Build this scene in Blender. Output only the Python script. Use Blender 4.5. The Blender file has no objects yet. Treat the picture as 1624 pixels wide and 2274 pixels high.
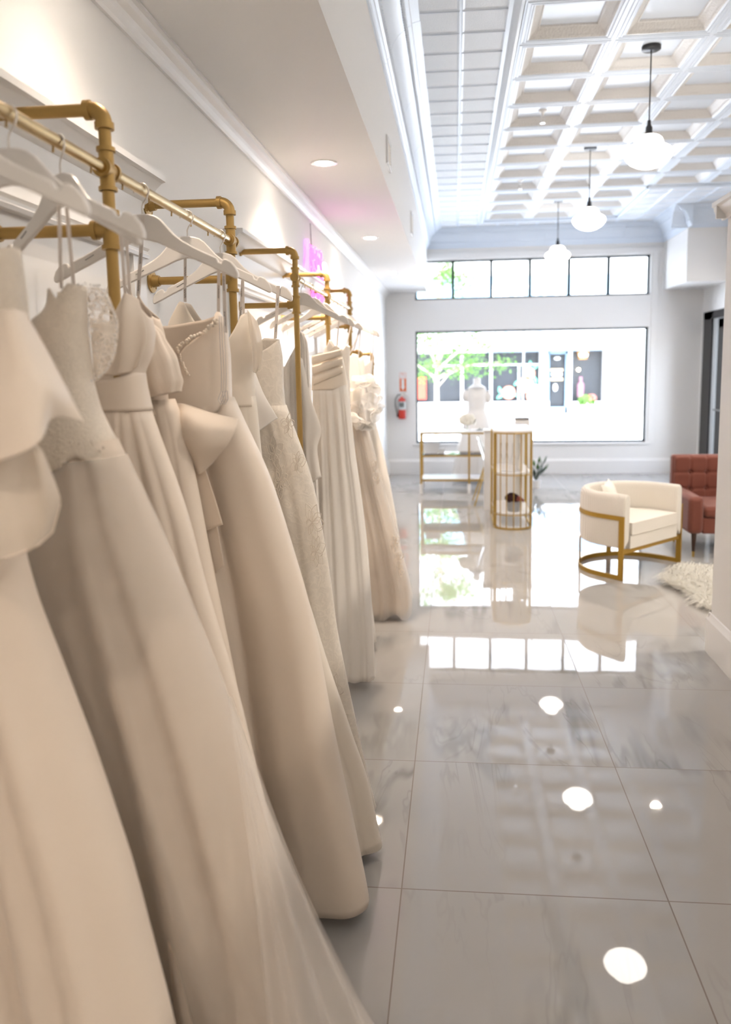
import bpy, bmesh, math, random
import numpy as np
from mathutils import Vector, Matrix
random.seed(7)
S = bpy.context.scene
COL = S.collection
PI = math.pi

# ------------------------------------------------------------------ materials
def nt(name):
    m = bpy.data.materials.new(name); m.use_nodes = True
    t = m.node_tree; p = t.nodes['Principled BSDF']
    return m, t, p

def pm(name, col, rough=.5, metal=0., sheen=0., trans=0., coat=0., emis=None, estr=0., ior=1.5, spec=.5,
       bump=None, var=None):
    m, t, p = nt(name)
    p.inputs['Base Color'].default_value = (*col, 1)
    p.inputs['Roughness'].default_value = rough
    p.inputs['Metallic'].default_value = metal
    p.inputs['IOR'].default_value = ior
    p.inputs['Specular IOR Level'].default_value = spec
    p.inputs['Sheen Weight'].default_value = sheen
    p.inputs['Transmission Weight'].default_value = trans
    p.inputs['Coat Weight'].default_value = coat
    if emis:
        p.inputs['Emission Color'].default_value = (*emis, 1)
        p.inputs['Emission Strength'].default_value = estr
    L = t.links
    if bump or var:
        tc = t.nodes.new('ShaderNodeTexCoord')
    if var:          # (scale, amount) soft tonal variation of the base colour
        n = t.nodes.new('ShaderNodeTexNoise'); n.inputs['Scale'].default_value = var[0]
        L.new(tc.outputs['Object'], n.inputs['Vector'])
        mx = t.nodes.new('ShaderNodeMix'); mx.data_type = 'RGBA'
        mx.inputs[6].default_value = (*col, 1)
        mx.inputs[7].default_value = (*[c * (1 - var[1]) for c in col], 1)
        L.new(n.outputs['Fac'], mx.inputs[0]); L.new(mx.outputs[2], p.inputs['Base Color'])
    if bump:         # (kind, scale, strength, distance)
        kind, sc, st, di = bump
        if kind == 'noise':
            n = t.nodes.new('ShaderNodeTexNoise'); n.inputs['Scale'].default_value = sc
            n.inputs['Detail'].default_value = 3; out = n.outputs['Fac']
        elif kind == 'voronoi':
            n = t.nodes.new('ShaderNodeTexVoronoi'); n.inputs['Scale'].default_value = sc; out = n.outputs['Distance']
        else:
            n = t.nodes.new('ShaderNodeTexWave'); n.inputs['Scale'].default_value = sc
            n.inputs['Distortion'].default_value = 0; n.bands_direction = kind[-1]; out = n.outputs['Fac']
        L.new(tc.outputs['Object'], n.inputs['Vector'])
        b = t.nodes.new('ShaderNodeBump'); b.inputs['Strength'].default_value = st; b.inputs['Distance'].default_value = di
        L.new(out, b.inputs['Height']); L.new(b.outputs['Normal'], p.inputs['Normal'])
    return m

def cloth(name, col, rough=.6, trl=.25, sheen=.15, bump=None, lace=None):
    """woven fabric: principled mixed with translucency; lace = embossed floral pattern"""
    m, t, p = nt(name); L = t.links
    p.inputs['Base Color'].default_value = (*col, 1); p.inputs['Roughness'].default_value = rough
    p.inputs['Sheen Weight'].default_value = sheen; p.inputs['Specular IOR Level'].default_value = .3
    tr = t.nodes.new('ShaderNodeBsdfTranslucent'); tr.inputs['Color'].default_value = (*col, 1)
    mx = t.nodes.new('ShaderNodeMixShader'); mx.inputs[0].default_value = trl
    out = t.nodes['Material Output']
    L.new(p.outputs[0], mx.inputs[1]); L.new(tr.outputs[0], mx.inputs[2]); L.new(mx.outputs[0], out.inputs[0])
    tc = t.nodes.new('ShaderNodeTexCoord')
    n = t.nodes.new('ShaderNodeTexNoise'); n.inputs['Detail'].default_value = 4
    b = t.nodes.new('ShaderNodeBump'); L.new(b.outputs['Normal'], p.inputs['Normal'])
    L.new(tc.outputs['Object'], n.inputs['Vector'])
    if lace:
        sc, st = lace
        v = t.nodes.new('ShaderNodeTexVoronoi'); v.inputs['Scale'].default_value = sc
        v.feature = 'SMOOTH_F1'
        n.inputs['Scale'].default_value = sc * .9
        ad = t.nodes.new('ShaderNodeVectorMath'); ad.operation = 'ADD'
        scl = t.nodes.new('ShaderNodeVectorMath'); scl.operation = 'SCALE'; scl.inputs['Scale'].default_value = .06
        L.new(n.outputs['Color'], scl.inputs[0]); L.new(tc.outputs['Object'], ad.inputs[0]); L.new(scl.outputs[0], ad.inputs[1])
        L.new(ad.outputs[0], v.inputs['Vector'])
        w = t.nodes.new('ShaderNodeMath'); w.operation = 'SINE'
        k = t.nodes.new('ShaderNodeMath'); k.operation = 'MULTIPLY'; k.inputs[1].default_value = 18
        L.new(v.outputs['Distance'], k.inputs[0]); L.new(k.outputs[0], w.inputs[0]); L.new(w.outputs[0], b.inputs['Height'])
        b.inputs['Strength'].default_value = st; b.inputs['Distance'].default_value = .004
        cm = t.nodes.new('ShaderNodeMix'); cm.data_type = 'RGBA'
        cm.inputs[6].default_value = (*[c * .965 for c in col], 1); cm.inputs[7].default_value = (*[min(1, c * 1.03) for c in col], 1)
        L.new(w.outputs[0], cm.inputs[0]); L.new(cm.outputs[2], p.inputs['Base Color'])
    else:
        n.inputs['Scale'].default_value = bump[0] if bump else 400
        L.new(n.outputs['Fac'], b.inputs['Height'])
        b.inputs['Strength'].default_value = bump[1] if bump else .08; b.inputs['Distance'].default_value = bump[2] if bump else .001
    return m

def sheer(name, col, alpha, lace=None):
    m, t, p = nt(name); L = t.links
    p.inputs['Base Color'].default_value = (*col, 1); p.inputs['Roughness'].default_value = .7
    p.inputs['Sheen Weight'].default_value = .3
    tl = t.nodes.new('ShaderNodeBsdfTranslucent'); tl.inputs['Color'].default_value = (*col, 1)
    a = t.nodes.new('ShaderNodeMixShader'); a.inputs[0].default_value = .45
    tr = t.nodes.new('ShaderNodeBsdfTransparent')
    mx = t.nodes.new('ShaderNodeMixShader'); mx.inputs[0].default_value = alpha
    L.new(p.outputs[0], a.inputs[1]); L.new(tl.outputs[0], a.inputs[2])
    L.new(tr.outputs[0], mx.inputs[1]); L.new(a.outputs[0], mx.inputs[2])
    L.new(mx.outputs[0], t.nodes['Material Output'].inputs[0])
    if lace:
        tc = t.nodes.new('ShaderNodeTexCoord')
        v = t.nodes.new('ShaderNodeTexVoronoi'); v.inputs['Scale'].default_value = lace; v.feature = 'DISTANCE_TO_EDGE'
        n = t.nodes.new('ShaderNodeTexNoise'); n.inputs['Scale'].default_value = lace * .35; n.inputs['Detail'].default_value = 4
        L.new(tc.outputs['Object'], v.inputs['Vector']); L.new(tc.outputs['Object'], n.inputs['Vector'])
        r = t.nodes.new('ShaderNodeMapRange'); r.inputs[1].default_value = .1; r.inputs[2].default_value = .03
        r.inputs[3].default_value = alpha * .45; r.inputs[4].default_value = 1
        r2 = t.nodes.new('ShaderNodeMapRange'); r2.inputs[1].default_value = .5; r2.inputs[2].default_value = .58
        mm = t.nodes.new('ShaderNodeMath'); mm.operation = 'MAXIMUM'
        L.new(v.outputs['Distance'], r.inputs[0]); L.new(n.outputs['Fac'], r2.inputs[0])
        L.new(r.outputs[0], mm.inputs[0]); L.new(r2.outputs[0], mm.inputs[1]); L.new(mm.outputs[0], mx.inputs[0])
    return m

def glass_mat(name, tint=(1, 1, 1), refl=.06):
    m = bpy.data.materials.new(name); m.use_nodes = True; t = m.node_tree; t.nodes.clear(); L = t.links
    o = t.nodes.new('ShaderNodeOutputMaterial'); tr = t.nodes.new('ShaderNodeBsdfTransparent'); tr.inputs[0].default_value = (*tint, 1)
    g = t.nodes.new('ShaderNodeBsdfGlossy'); g.inputs['Roughness'].default_value = .02
    fr = t.nodes.new('ShaderNodeLayerWeight'); fr.inputs['Blend'].default_value = refl + .02
    mx = t.nodes.new('ShaderNodeMixShader')
    L.new(fr.outputs['Fresnel'], mx.inputs[0])
    L.new(tr.outputs[0], mx.inputs[1]); L.new(g.outputs[0], mx.inputs[2]); L.new(mx.outputs[0], o.inputs[0])
    return m

def floor_mat():
    m, t, p = nt('polished_marble_tile'); L = t.links; N = t.nodes.new
    tc = N('ShaderNodeTexCoord')
    off = N('ShaderNodeVectorMath'); off.operation = 'SUBTRACT'; off.inputs[1].default_value = (-.173, 2.239, 0)
    dv = N('ShaderNodeVectorMath'); dv.operation = 'DIVIDE'; dv.inputs[1].default_value = (.807, .807, 1)
    L.new(tc.outputs['Object'], off.inputs[0]); L.new(off.outputs[0], dv.inputs[0])
    fl = N('ShaderNodeVectorMath'); fl.operation = 'FLOOR'; L.new(dv.outputs[0], fl.inputs[0])
    fr = N('ShaderNodeVectorMath'); fr.operation = 'FRACTION'; L.new(dv.outputs[0], fr.inputs[0])
    wn = N('ShaderNodeTexWhiteNoise'); wn.noise_dimensions = '3D'; L.new(fl.outputs[0], wn.inputs['Vector'])
    sc = N('ShaderNodeVectorMath'); sc.operation = 'SCALE'; sc.inputs['Scale'].default_value = 9
    L.new(wn.outputs['Color'], sc.inputs[0])
    ad = N('ShaderNodeVectorMath'); ad.operation = 'ADD'; L.new(tc.outputs['Object'], ad.inputs[0]); L.new(sc.outputs[0], ad.inputs[1])
    mp = N('ShaderNodeMapping'); mp.inputs['Rotation'].default_value = (0, 0, .75); mp.inputs['Scale'].default_value = (2.5, .55, 1)
    L.new(ad.outputs[0], mp.inputs['Vector'])
    def vein(scale, width, dist, detail):
        n = N('ShaderNodeTexNoise'); n.inputs['Scale'].default_value = scale; n.inputs['Detail'].default_value = detail
        n.inputs['Distortion'].default_value = dist; n.inputs['Roughness'].default_value = .6
        L.new(mp.outputs[0], n.inputs['Vector'])
        s = N('ShaderNodeMath'); s.operation = 'SUBTRACT'; s.inputs[1].default_value = .5; L.new(n.outputs['Fac'], s.inputs[0])
        a = N('ShaderNodeMath'); a.operation = 'ABSOLUTE'; L.new(s.outputs[0], a.inputs[0])
        r = N('ShaderNodeMapRange'); r.inputs[1].default_value = 0; r.inputs[2].default_value = width
        r.inputs[3].default_value = 1; r.inputs[4].default_value = 0; r.interpolation_type = 'SMOOTHSTEP'
        L.new(a.outputs[0], r.inputs[0]); return r.outputs[0]
    v1 = vein(.62, .045, .5, 4); v2 = vein(1.3, .018, .6, 4)
    msk = N('ShaderNodeTexNoise'); msk.inputs['Scale'].default_value = 1.3; L.new(ad.outputs[0], msk.inputs['Vector'])
    mr = N('ShaderNodeMapRange'); mr.inputs[1].default_value = .5; mr.inputs[2].default_value = .72; L.new(msk.outputs['Fac'], mr.inputs[0])
    m1 = N('ShaderNodeMath'); m1.operation = 'MULTIPLY'; L.new(v1, m1.inputs[0]); L.new(mr.outputs[0], m1.inputs[1])
    m2 = N('ShaderNodeMath'); m2.operation = 'MULTIPLY'; L.new(v2, m2.inputs[0]); m2.inputs[1].default_value = .5
    m3 = N('ShaderNodeMath'); m3.operation = 'MULTIPLY'; L.new(m2.outputs[0], m3.inputs[0]); L.new(mr.outputs[0], m3.inputs[1])
    s12 = N('ShaderNodeMath'); s12.operation = 'ADD'; s12.use_clamp = True; L.new(m1.outputs[0], s12.inputs[0]); L.new(m3.outputs[0], s12.inputs[1])
    k = N('ShaderNodeMath'); k.operation = 'MULTIPLY'; k.inputs[1].default_value = .6; L.new(s12.outputs[0], k.inputs[0])
    mx = N('ShaderNodeMix'); mx.data_type = 'RGBA'; mx.inputs[6].default_value = (.42, .405, .39, 1); mx.inputs[7].default_value = (.15, .145, .14, 1)
    L.new(k.outputs[0], mx.inputs[0])
    # joints
    sx = N('ShaderNodeSeparateXYZ'); L.new(fr.outputs[0], sx.inputs[0])
    def edge(o):
        a = N('ShaderNodeMath'); a.operation = 'SUBTRACT'; a.inputs[1].default_value = .5; L.new(o, a.inputs[0])
        b = N('ShaderNodeMath'); b.operation = 'ABSOLUTE'; L.new(a.outputs[0], b.inputs[0])
        c = N('ShaderNodeMath'); c.operation = 'GREATER_THAN'; c.inputs[1].default_value = .5 - .0026; L.new(b.outputs[0], c.inputs[0]); return c.outputs[0]
    mxx = N('ShaderNodeMath'); mxx.operation = 'MAXIMUM'; L.new(edge(sx.outputs[0]), mxx.inputs[0]); L.new(edge(sx.outputs[1]), mxx.inputs[1])
    g = N('ShaderNodeMix'); g.data_type = 'RGBA'; g.inputs[7].default_value = (.17, .135, .11, 1)
    L.new(mx.outputs[2], g.inputs[6]); L.new(mxx.outputs[0], g.inputs[0]); L.new(g.outputs[2], p.inputs['Base Color'])
    rr = N('ShaderNodeMath'); rr.operation = 'MULTIPLY_ADD'; rr.inputs[1].default_value = .4; rr.inputs[2].default_value = .022
    L.new(mxx.outputs[0], rr.inputs[0]); L.new(rr.outputs[0], p.inputs['Roughness'])
    p.inputs['IOR'].default_value = 1.62
    n = N('ShaderNodeTexNoise'); n.inputs['Scale'].default_value = 5; n.inputs['Detail'].default_value = 1
    L.new(ad.outputs[0], n.inputs['Vector'])
    b = N('ShaderNodeBump'); b.inputs['Strength'].default_value = .12; b.inputs['Distance'].default_value = .002
    L.new(n.outputs['Fac'], b.inputs['Height']); L.new(b.outputs['Normal'], p.inputs['Normal'])
    return m

M = {}
M['wall'] = pm('white_wall_paint', (.86, .85, .84), .55, spec=.3)
M['trim'] = pm('white_gloss_trim', (.87, .86, .85), .35)
M['tin'] = pm('painted_pressed_tin', (.75, .83, .94), .30)
M['tin_tex'] = pm('stippled_pressed_tin', (.70, .735, .79), .38, bump=('noise', 160, .9, .004))
M['tin_rope'] = pm('embossed_tin_band', (.74, .74, .74), .35, bump=('voronoi', 70, .6, .004))
M['floor'] = floor_mat()
M['gold'] = pm('gold_painted_pipe', (.46, .295, .095), .42, metal=.55, bump=('noise', 500, .15, .001))
M['rail'] = pm('brushed_brass_rail', (.60, .46, .25), .27, metal=1.)
M['brass'] = pm('satin_brass', (.52, .34, .09), .34, metal=.85)
M['hanger'] = pm('white_lacquered_wood', (.86, .82, .78), .28)
M['steel'] = pm('white_enamel_wire', (.75, .70, .64), .3, metal=.6)
M['black'] = pm('black_metal', (.012, .012, .014), .35)
M['frame'] = pm('dark_green_black_window_frame', (.012, .02, .016), .4)
M['glass'] = glass_mat('window_glass')
M['acrylic'] = glass_mat('clear_acrylic', (.97, .98, .99), .08)
M['wine_glass'] = glass_mat('thin_drinking_glass', (1, 1, 1), .08)
M['globe'] = pm('opal_glass_globe', (.95, .93, .9), .2, emis=(1, .94, .86), estr=3.6)
M['lamp'] = pm('lit_lamp_disc', (1, 1, 1), .3, emis=(1, .88, .74), estr=25)
M['pink'] = pm('pink_neon_tube', (1, .3, .85), .3, emis=(1, .10, .62), estr=.75)
M['violet'] = pm('violet_neon_tube', (.7, .4, 1), .3, emis=(.60, .22, 1.), estr=.7)
M['whiteneon'] = pm('white_neon_tube', (1, 1, 1), .3, emis=(1, .95, .9), estr=1.5)
M['satin'] = cloth('ivory_satin', (.90, .785, .67), .42, .08, .1)
M['satin2'] = cloth('cream_mikado', (.90, .78, .66), .5, .07, .1)
M['crepe'] = cloth('ivory_crepe', (.90, .81, .70), .7, .10, .2)
M['chiffon'] = cloth('pale_ivory_chiffon', (.94, .88, .81), .7, .14, .2)
M['white_satin'] = cloth('white_satin', (.91, .87, .83), .4, .18, .1)
M['lace'] = cloth('beaded_ivory_lace', (.89, .79, .67), .6, .10, .2, lace=(75, .35))
M['lace2'] = cloth('corded_floral_lace', (.89, .81, .71), .6, .10, .2, lace=(34, .08))
M['lining'] = cloth('nude_lining', (.42, .20, .09), .7, .05, .1)
M['tulle_in'] = cloth('ivory_tulle_layers', (.91, .80, .685), .75, .30, .35)
M['tulle'] = sheer('sheer_tulle', (.93, .88, .82), .40)
M['organza'] = sheer('sheer_organza', (.91, .83, .73), .66)
M['white_organza'] = sheer('white_organza', (.94, .92, .89), .7)
M['illusion'] = sheer('beaded_illusion_lace', (.92, .86, .79), .6, lace=75)
M['pearl'] = pm('pearl_beads', (.86, .76, .64), .15, spec=.8, coat=.6)
M['crystal'] = pm('crystal_sequins', (.93, .91, .9), .08, spec=1., coat=1)
M['ribbon'] = cloth('white_satin_ribbon', (.86, .80, .75), .4, .3, .1)
M['ink'] = pm('black_print', (.02, .02, .02), .6)
M['boucle'] = pm('cream_corduroy', (.84, .785, .70), .85, sheen=.3, bump=('waveX', 26, .5, .006))
M['boucle_plain'] = pm('cream_upholstery', (.85, .795, .71), .85, sheen=.3, bump=('noise', 180, .3, .003))
M['chair_gold'] = pm('flat_bar_gold', (.50, .30, .055), .38, metal=.8)
M['velvet'] = pm('rust_velvet', (.19, .052, .032), .8, sheen=.2, bump=('noise', 220, .25, .002))
M['darkwood'] = pm('dark_walnut', (.045, .02, .012), .4)
M['fur'] = cloth('white_sheepskin', (.93, .90, .83), .85, .35, .4)
M['red'] = pm('red_enamel', (.62, .035, .015), .25, coat=.4)
M['white'] = pm('white_lacquer', (.88, .87, .86), .25)
M['paper'] = pm('white_card', (.85, .85, .86), .7)
M['orange_sign'] = pm('orange_sign_vinyl', (.80, .16, .02), .5)
M['grey'] = pm('grey_rubber', (.18, .18, .17), .5)
M['silver'] = pm('chrome_metal', (.7, .68, .65), .2, metal=1)
M['label'] = pm('silver_label', (.55, .57, .58), .5)
M['petal'] = pm('cream_hydrangea', (.90, .87, .78), .8, sheen=.3)
M['darkpetal'] = pm('dark_burgundy_petals', (.035, .006, .008), .7)
M['duskpetal'] = pm('dusty_rose_petals', (.30, .09, .07), .7)
M['pot'] = pm('grey_stone_pot', (.34, .34, .34), .8, bump=('voronoi', 60, .6, .004))
M['leaf'] = cloth('fresh_leaf', (.10, .21, .045), .6, .35, .0)
M['darkleaf'] = pm('dark_leaf', (.02, .05, .025), .5)
M['greyleaf'] = pm('silver_leaf', (.42, .47, .45), .6)
M['bark'] = pm('pale_bark', (.45, .38, .30), .9, bump=('noise', 30, .6, .02))
M['asphalt'] = pm('pale_street', (.76, .77, .78), .9, var=(2, .2))
M['stucco'] = pm('white_render', (.50, .505, .51), .8, bump=('noise', 20, .2, .01))
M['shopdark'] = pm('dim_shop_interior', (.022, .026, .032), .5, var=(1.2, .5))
M['bluepanel'] = pm('pale_blue_panel', (.19, .29, .40), .5)
M['awning'] = pm('slate_awning', (.11, .15, .20), .5)
M['apricot'] = pm('apricot_paint', (.58, .23, .15), .6)
M['mint'] = pm('mint_paint', (.11, .42, .28), .6)
M['pinkcloth'] = pm('dusty_pink_cloth', (.34, .17, .22), .7)
M['terracotta'] = pm('straw_planter', (.72, .55, .32), .8)
M['basket'] = pm('woven_lamp_basket', (.50, .24, .10), .7)
M['shopbulb'] = pm('warm_bulb', (1, .8, .5), .3, emis=(1, .75, .4), estr=12)

# ------------------------------------------------------------------ mesh builder
OFF = {}
class MB:
    def __init__(s): s.v = []; s.f = []
    def add(s, vs, fs):
        b = len(s.v); s.v += [tuple(float(c) for c in v) for v in vs]; s.f += [tuple(i + b for i in f) for f in fs]; return s
    def box(s, x0, x1, y0, y1, z0, z1):
        vs = [(x, y, z) for x in (x0, x1) for y in (y0, y1) for z in (z0, z1)]
        return s.add(vs, [(0, 1, 3, 2), (4, 6, 7, 5), (0, 4, 5, 1), (2, 3, 7, 6), (0, 2, 6, 4), (1, 5, 7, 3)])
    def obox(s, c, ax, ay, az):            # oriented box, half-vectors
        c, ax, ay, az = map(Vector, (c, ax, ay, az))
        vs = [c + ax * i + ay * j + az * k for i in (-1, 1) for j in (-1, 1) for k in (-1, 1)]
        return s.add(vs, [(0, 1, 3, 2), (4, 6, 7, 5), (0, 4, 5, 1), (2, 3, 7, 6), (0, 2, 6, 4), (1, 5, 7, 3)])
    def bar(s, a, b, w, h, up=(0, 0, 1)):
        a, b = Vector(a), Vector(b); d = (b - a).normalized(); u = Vector(up)
        sd = d.cross(u).normalized(); u = sd.cross(d).normalized()
        return s.obox((a + b) / 2, (b - a) / 2, sd * w / 2, u * h / 2)
    def tube(s, pts, r, n=12, caps=True, closed=False):
        pts = [Vector(p) for p in pts]; k = len(pts)
        rs = r if isinstance(r, (list, tuple)) else [r] * k
        t0 = (pts[1] - pts[0]).normalized()
        nrm = t0.orthogonal().normalized(); b = len(s.v)
        for i, p in enumerate(pts):
            if closed: t = (pts[(i + 1) % k] - pts[i - 1]).normalized()
            else: t = (pts[min(i + 1, k - 1)] - pts[max(i - 1, 0)]).normalized()
            nrm = (nrm - t * nrm.dot(t)).normalized(); bi = t.cross(nrm)
            for j in range(n):
                a = 2 * PI * j / n; s.v.append(tuple(p + (nrm * math.cos(a) + bi * math.sin(a)) * rs[i]))
        for i in range(k if closed else k - 1):
            i2 = (i + 1) % k
            for j in range(n):
                j2 = (j + 1) % n; s.f.append((b + i * n + j, b + i * n + j2, b + i2 * n + j2, b + i2 * n + j))
        if caps and not closed:
            s.f.append(tuple(b + j for j in range(n))[::-1]); s.f.append(tuple(b + (k - 1) * n + j for j in range(n)))
        return s
    def lathe(s, prof, c=(0, 0, 0), n=32, axis='z', a0=0, a1=2 * PI):
        b = len(s.v); k = len(prof); full = abs(a1 - a0 - 2 * PI) < 1e-6; m = n if full else n + 1
        for r, z in prof:
            for j in range(m):
                a = a0 + (a1 - a0) * j / n; x, y = r * math.cos(a), r * math.sin(a)
                p = (x, y, z) if axis == 'z' else ((x, z, y) if axis == 'y' else (z, x, y))
                s.v.append((c[0] + p[0], c[1] + p[1], c[2] + p[2]))
        for i in range(k - 1):
            for j in range(n):
                j2 = (j + 1) % m; s.f.append((b + i * m + j, b + i * m + j2, b + (i + 1) * m + j2, b + (i + 1) * m + j))
        return s
    def grid(s, fn, nu, nv, cu=False, cv=False):
        b = len(s.v); mu, mv = (nu if cu else nu + 1), (nv if cv else nv + 1)
        for i in range(mu):
            for j in range(mv): s.v.append(tuple(float(q) for q in fn(i / nu, j / nv)))
        for i in range(nu):
            for j in range(nv):
                i2, j2 = (i + 1) % mu, (j + 1) % mv
                s.f.append((b + i * mv + j, b + i2 * mv + j, b + i2 * mv + j2, b + i * mv + j2))
        return s
    def ball(s, c, r, n=12, sq=(1, 1, 1)):
        pr = [(max(1e-4, math.sin(PI * i / n)) * r, -math.cos(PI * i / n) * r) for i in range(n + 1)]
        b = len(s.v); s.lathe(pr, (0, 0, 0), n=max(6, n))
        for i in range(b, len(s.v)):
            v = s.v[i]; s.v[i] = (c[0] + v[0] * sq[0], c[1] + v[1] * sq[1], c[2] + v[2] * sq[2])
        return s
    def octa(s, c, r):
        c = Vector(c); vs = [c + Vector(d) * r for d in ((1, 0, 0), (-1, 0, 0), (0, 1, 0), (0, -1, 0), (0, 0, 1), (0, 0, -1))]
        return s.add(vs, [(0, 2, 4), (2, 1, 4), (1, 3, 4), (3, 0, 4), (2, 0, 5), (1, 2, 5), (3, 1, 5), (0, 3, 5)])
    def poly(s, pts, ext):                  # extruded polygon: 3-D points and extrusion vector
        e = Vector(ext); k = len(pts); P = [Vector(p) for p in pts]
        vs = P + [p + e for p in P]
        fs = [tuple(range(k))[::-1], tuple(range(k, 2 * k))] + [(i, (i + 1) % k, k + (i + 1) % k, k + i) for i in range(k)]
        return s.add(vs, fs)
    def sweep(s, prof, a, b, up=(0, 0, 1), out=None):   # straight moulding: profile (o,z) swept from a to b
        a, b = Vector(a), Vector(b); o = Vector(out); k = len(prof)
        vs = [p + o * q + Vector(up) * z for p in (a, b) for q, z in prof]
        fs = [(i, (i + 1) % k, k + (i + 1) % k, k + i) for i in range(k)] + [tuple(range(k))[::-1], tuple(range(k, 2 * k))]
        return s.add(vs, fs)
    def build(s, name, mat, parent=None, smooth=True, bevel=0., solid=0., subdiv=0, ang=40, fix=True):
        me = bpy.data.meshes.new(name)
        off = OFF.get(parent.name, (0, 0, 0)) if parent else (0, 0, 0)
        me.from_pydata([(v[0] - off[0], v[1] - off[1], v[2] - off[2]) for v in s.v], [], s.f)
        if fix:
            bm = bmesh.new(); bm.from_mesh(me); bmesh.ops.recalc_face_normals(bm, faces=bm.faces); bm.to_mesh(me); bm.free()
        me.update()
        if smooth:
            me.polygons.foreach_set('use_smooth', [True] * len(me.polygons))
            if ang < 180: me.set_sharp_from_angle(angle=math.radians(ang))
        o = bpy.data.objects.new(name, me); COL.objects.link(o); me.materials.append(mat)
        if parent: o.parent = parent; OFF[o.name] = off
        if bevel:
            m = o.modifiers.new('bevel', 'BEVEL'); m.width = bevel; m.segments = 2; m.limit_method = 'ANGLE'; m.angle_limit = math.radians(35)
        if subdiv:
            m = o.modifiers.new('sub', 'SUBSURF'); m.levels = subdiv; m.render_levels = subdiv
        if solid:
            m = o.modifiers.new('solid', 'SOLIDIFY'); m.thickness = solid; m.offset = 0
        return o

def tag(o, label, cat, group=None, kind=None):
    if label: o['label'] = label
    if cat: o['category'] = cat
    if group: o['group'] = group
    if kind: o['kind'] = kind
    return o
def thing(name, loc, label, cat, group=None, rz=0.):
    o = bpy.data.objects.new(name, None); COL.objects.link(o); o.location = loc; o.rotation_euler = (0, 0, rz)
    o.empty_display_size = .1
    OFF[o.name] = tuple(loc) if rz == 0 else (0, 0, 0)      # rotated things carry parts in local coordinates
    return tag(o, label, cat, group)
def local(o): OFF[o.name] = (0, 0, 0); return o
def struct(o): o['kind'] = 'structure'; return o
def copy_tree(o, parent=None):
    c = o.copy(); COL.objects.link(c)
    if parent: c.parent = parent
    for ch in list(o.children): copy_tree(ch, c)
    return c
def text_obj(body, size, name, mat, parent, origin, ux, uy, depth=.0004, align='CENTER', spacing=1.0):
    cu = bpy.data.curves.new(name, 'FONT'); cu.body = body; cu.size = size; cu.extrude = depth; cu.align_x = align; cu.align_y = 'CENTER'
    cu.space_character = spacing
    tmp = bpy.data.objects.new(name + '_tmp', cu); COL.objects.link(tmp)
    dg = bpy.context.evaluated_depsgraph_get(); dg.update()
    me = bpy.data.meshes.new_from_object(tmp.evaluated_get(dg))
    bpy.data.objects.remove(tmp); bpy.data.curves.remove(cu)
    ux, uy = Vector(ux).normalized(), Vector(uy).normalized(); uz = ux.cross(uy)
    off = Vector(OFF.get(parent.name, (0, 0, 0)))
    mt = Matrix((ux, uy, uz)).transposed().to_4x4(); mt.translation = Vector(origin) - off
    me.transform(mt); me.materials.clear(); me.materials.append(mat); me.name = name
    o = bpy.data.objects.new(name, me); COL.objects.link(o); o.parent = parent; OFF[o.name] = tuple(off)
    return o

# ------------------------------------------------------------------ the room
XL, XR, YB, YF, ZC = -1.06, 3.6, 12.1, -4.0, 3.65
struct(MB().box(-1.3, 3.8, YF - .2, YB + .2, -.1, 0).build('floor', M['floor'], smooth=False))
struct(MB().box(XL - .2, XL, YF, YB, 0, 3.9).build('wall_left', M['wall'], smooth=False))
struct(MB().box(XL - .2, XR + .2, YF - .2, YF, 0, 3.9).build('wall_front', M['wall'], smooth=False))
# back wall with two openings (window and transom)
WX0, WX1 = -.615, 2.845
b = MB()
b.box(XL - .2, WX0, YB, YB + .2, 0, 3.9).box(WX1, XR + .2, YB, YB + .2, 0, 3.9)
b.box(WX0, WX1, YB, YB + .2, 0, .467).box(WX0, WX1, YB, YB + .2, 2.18, 2.645).box(WX0, WX1, YB, YB + .2, 3.225, 3.9)
struct(b.build('wall_back', M['wall'], smooth=False))
b = MB()                                       # right wall with the entry door opening
b.box(XR, XR + .2, YF, 10.45, 0, 3.9).box(XR, XR + .2, 10.45, 12.06, 2.36, 3.9).box(XR, XR + .2, 12.06, YB + .2, 0, 3.9)
struct(b.build('wall_right', M['wall'], smooth=False))
# partition that closes the picture on the right
struct(MB().box(1.42, 1.58, YF, 4.40, 0, 2.36).build('wall_partition', M['wall'], smooth=False))
cap = [(0, 0), (.012, 0), (.016, .02), (.026, .03), (.042, .045), (.05, .062), (.066, .068), (.066, .09), (0, .09)]
b = MB(); b.sweep(cap, (1.42, YF, 2.36), (1.42, 4.464, 2.36), out=(-1, 0, 0)); b.sweep(cap, (1.36, 4.40, 2.36), (1.64, 4.40, 2.36), out=(0, 1, 0))
b.box(1.425, 1.58, YF, 4.39, 2.362, 2.449)
struct(b.build('trim_1', M['trim'], ang=25))
b = MB(); bp = [(0, 0), (.022, 0), (.022, .19), (.012, .205), (.006, .222), (0, .225)]
b.sweep(bp, (1.42, YF, 0), (1.42, 4.421, 0), out=(-1, 0, 0)); b.sweep(bp, (1.405, 4.40, 0), (1.6, 4.40, 0), out=(0, 1, 0))
struct(b.build('baseboard_partition', M['trim'], ang=25))
b = MB(); b.sweep(bp, (XL, YB, 0), (XR, YB, 0), out=(0, -1, 0)); struct(b.build('baseboard_back', M['trim'], ang=25))
b = MB(); b.sweep(bp, (XL, YF, 0), (XL, YB, 0), out=(1, 0, 0)); struct(b.build('baseboard_left', M['trim'], ang=25))

# dropped soffit over the rack side, and its twin by the entry
struct(MB().box(XL, -.43, YF, YB, 2.76, 3.9).build('soffit_left', M['wall'], smooth=False))
struct(MB().box(3.03, XR, 10.95, YB, 2.70, 3.9).build('soffit_right', M['wall'], smooth=False))
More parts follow.
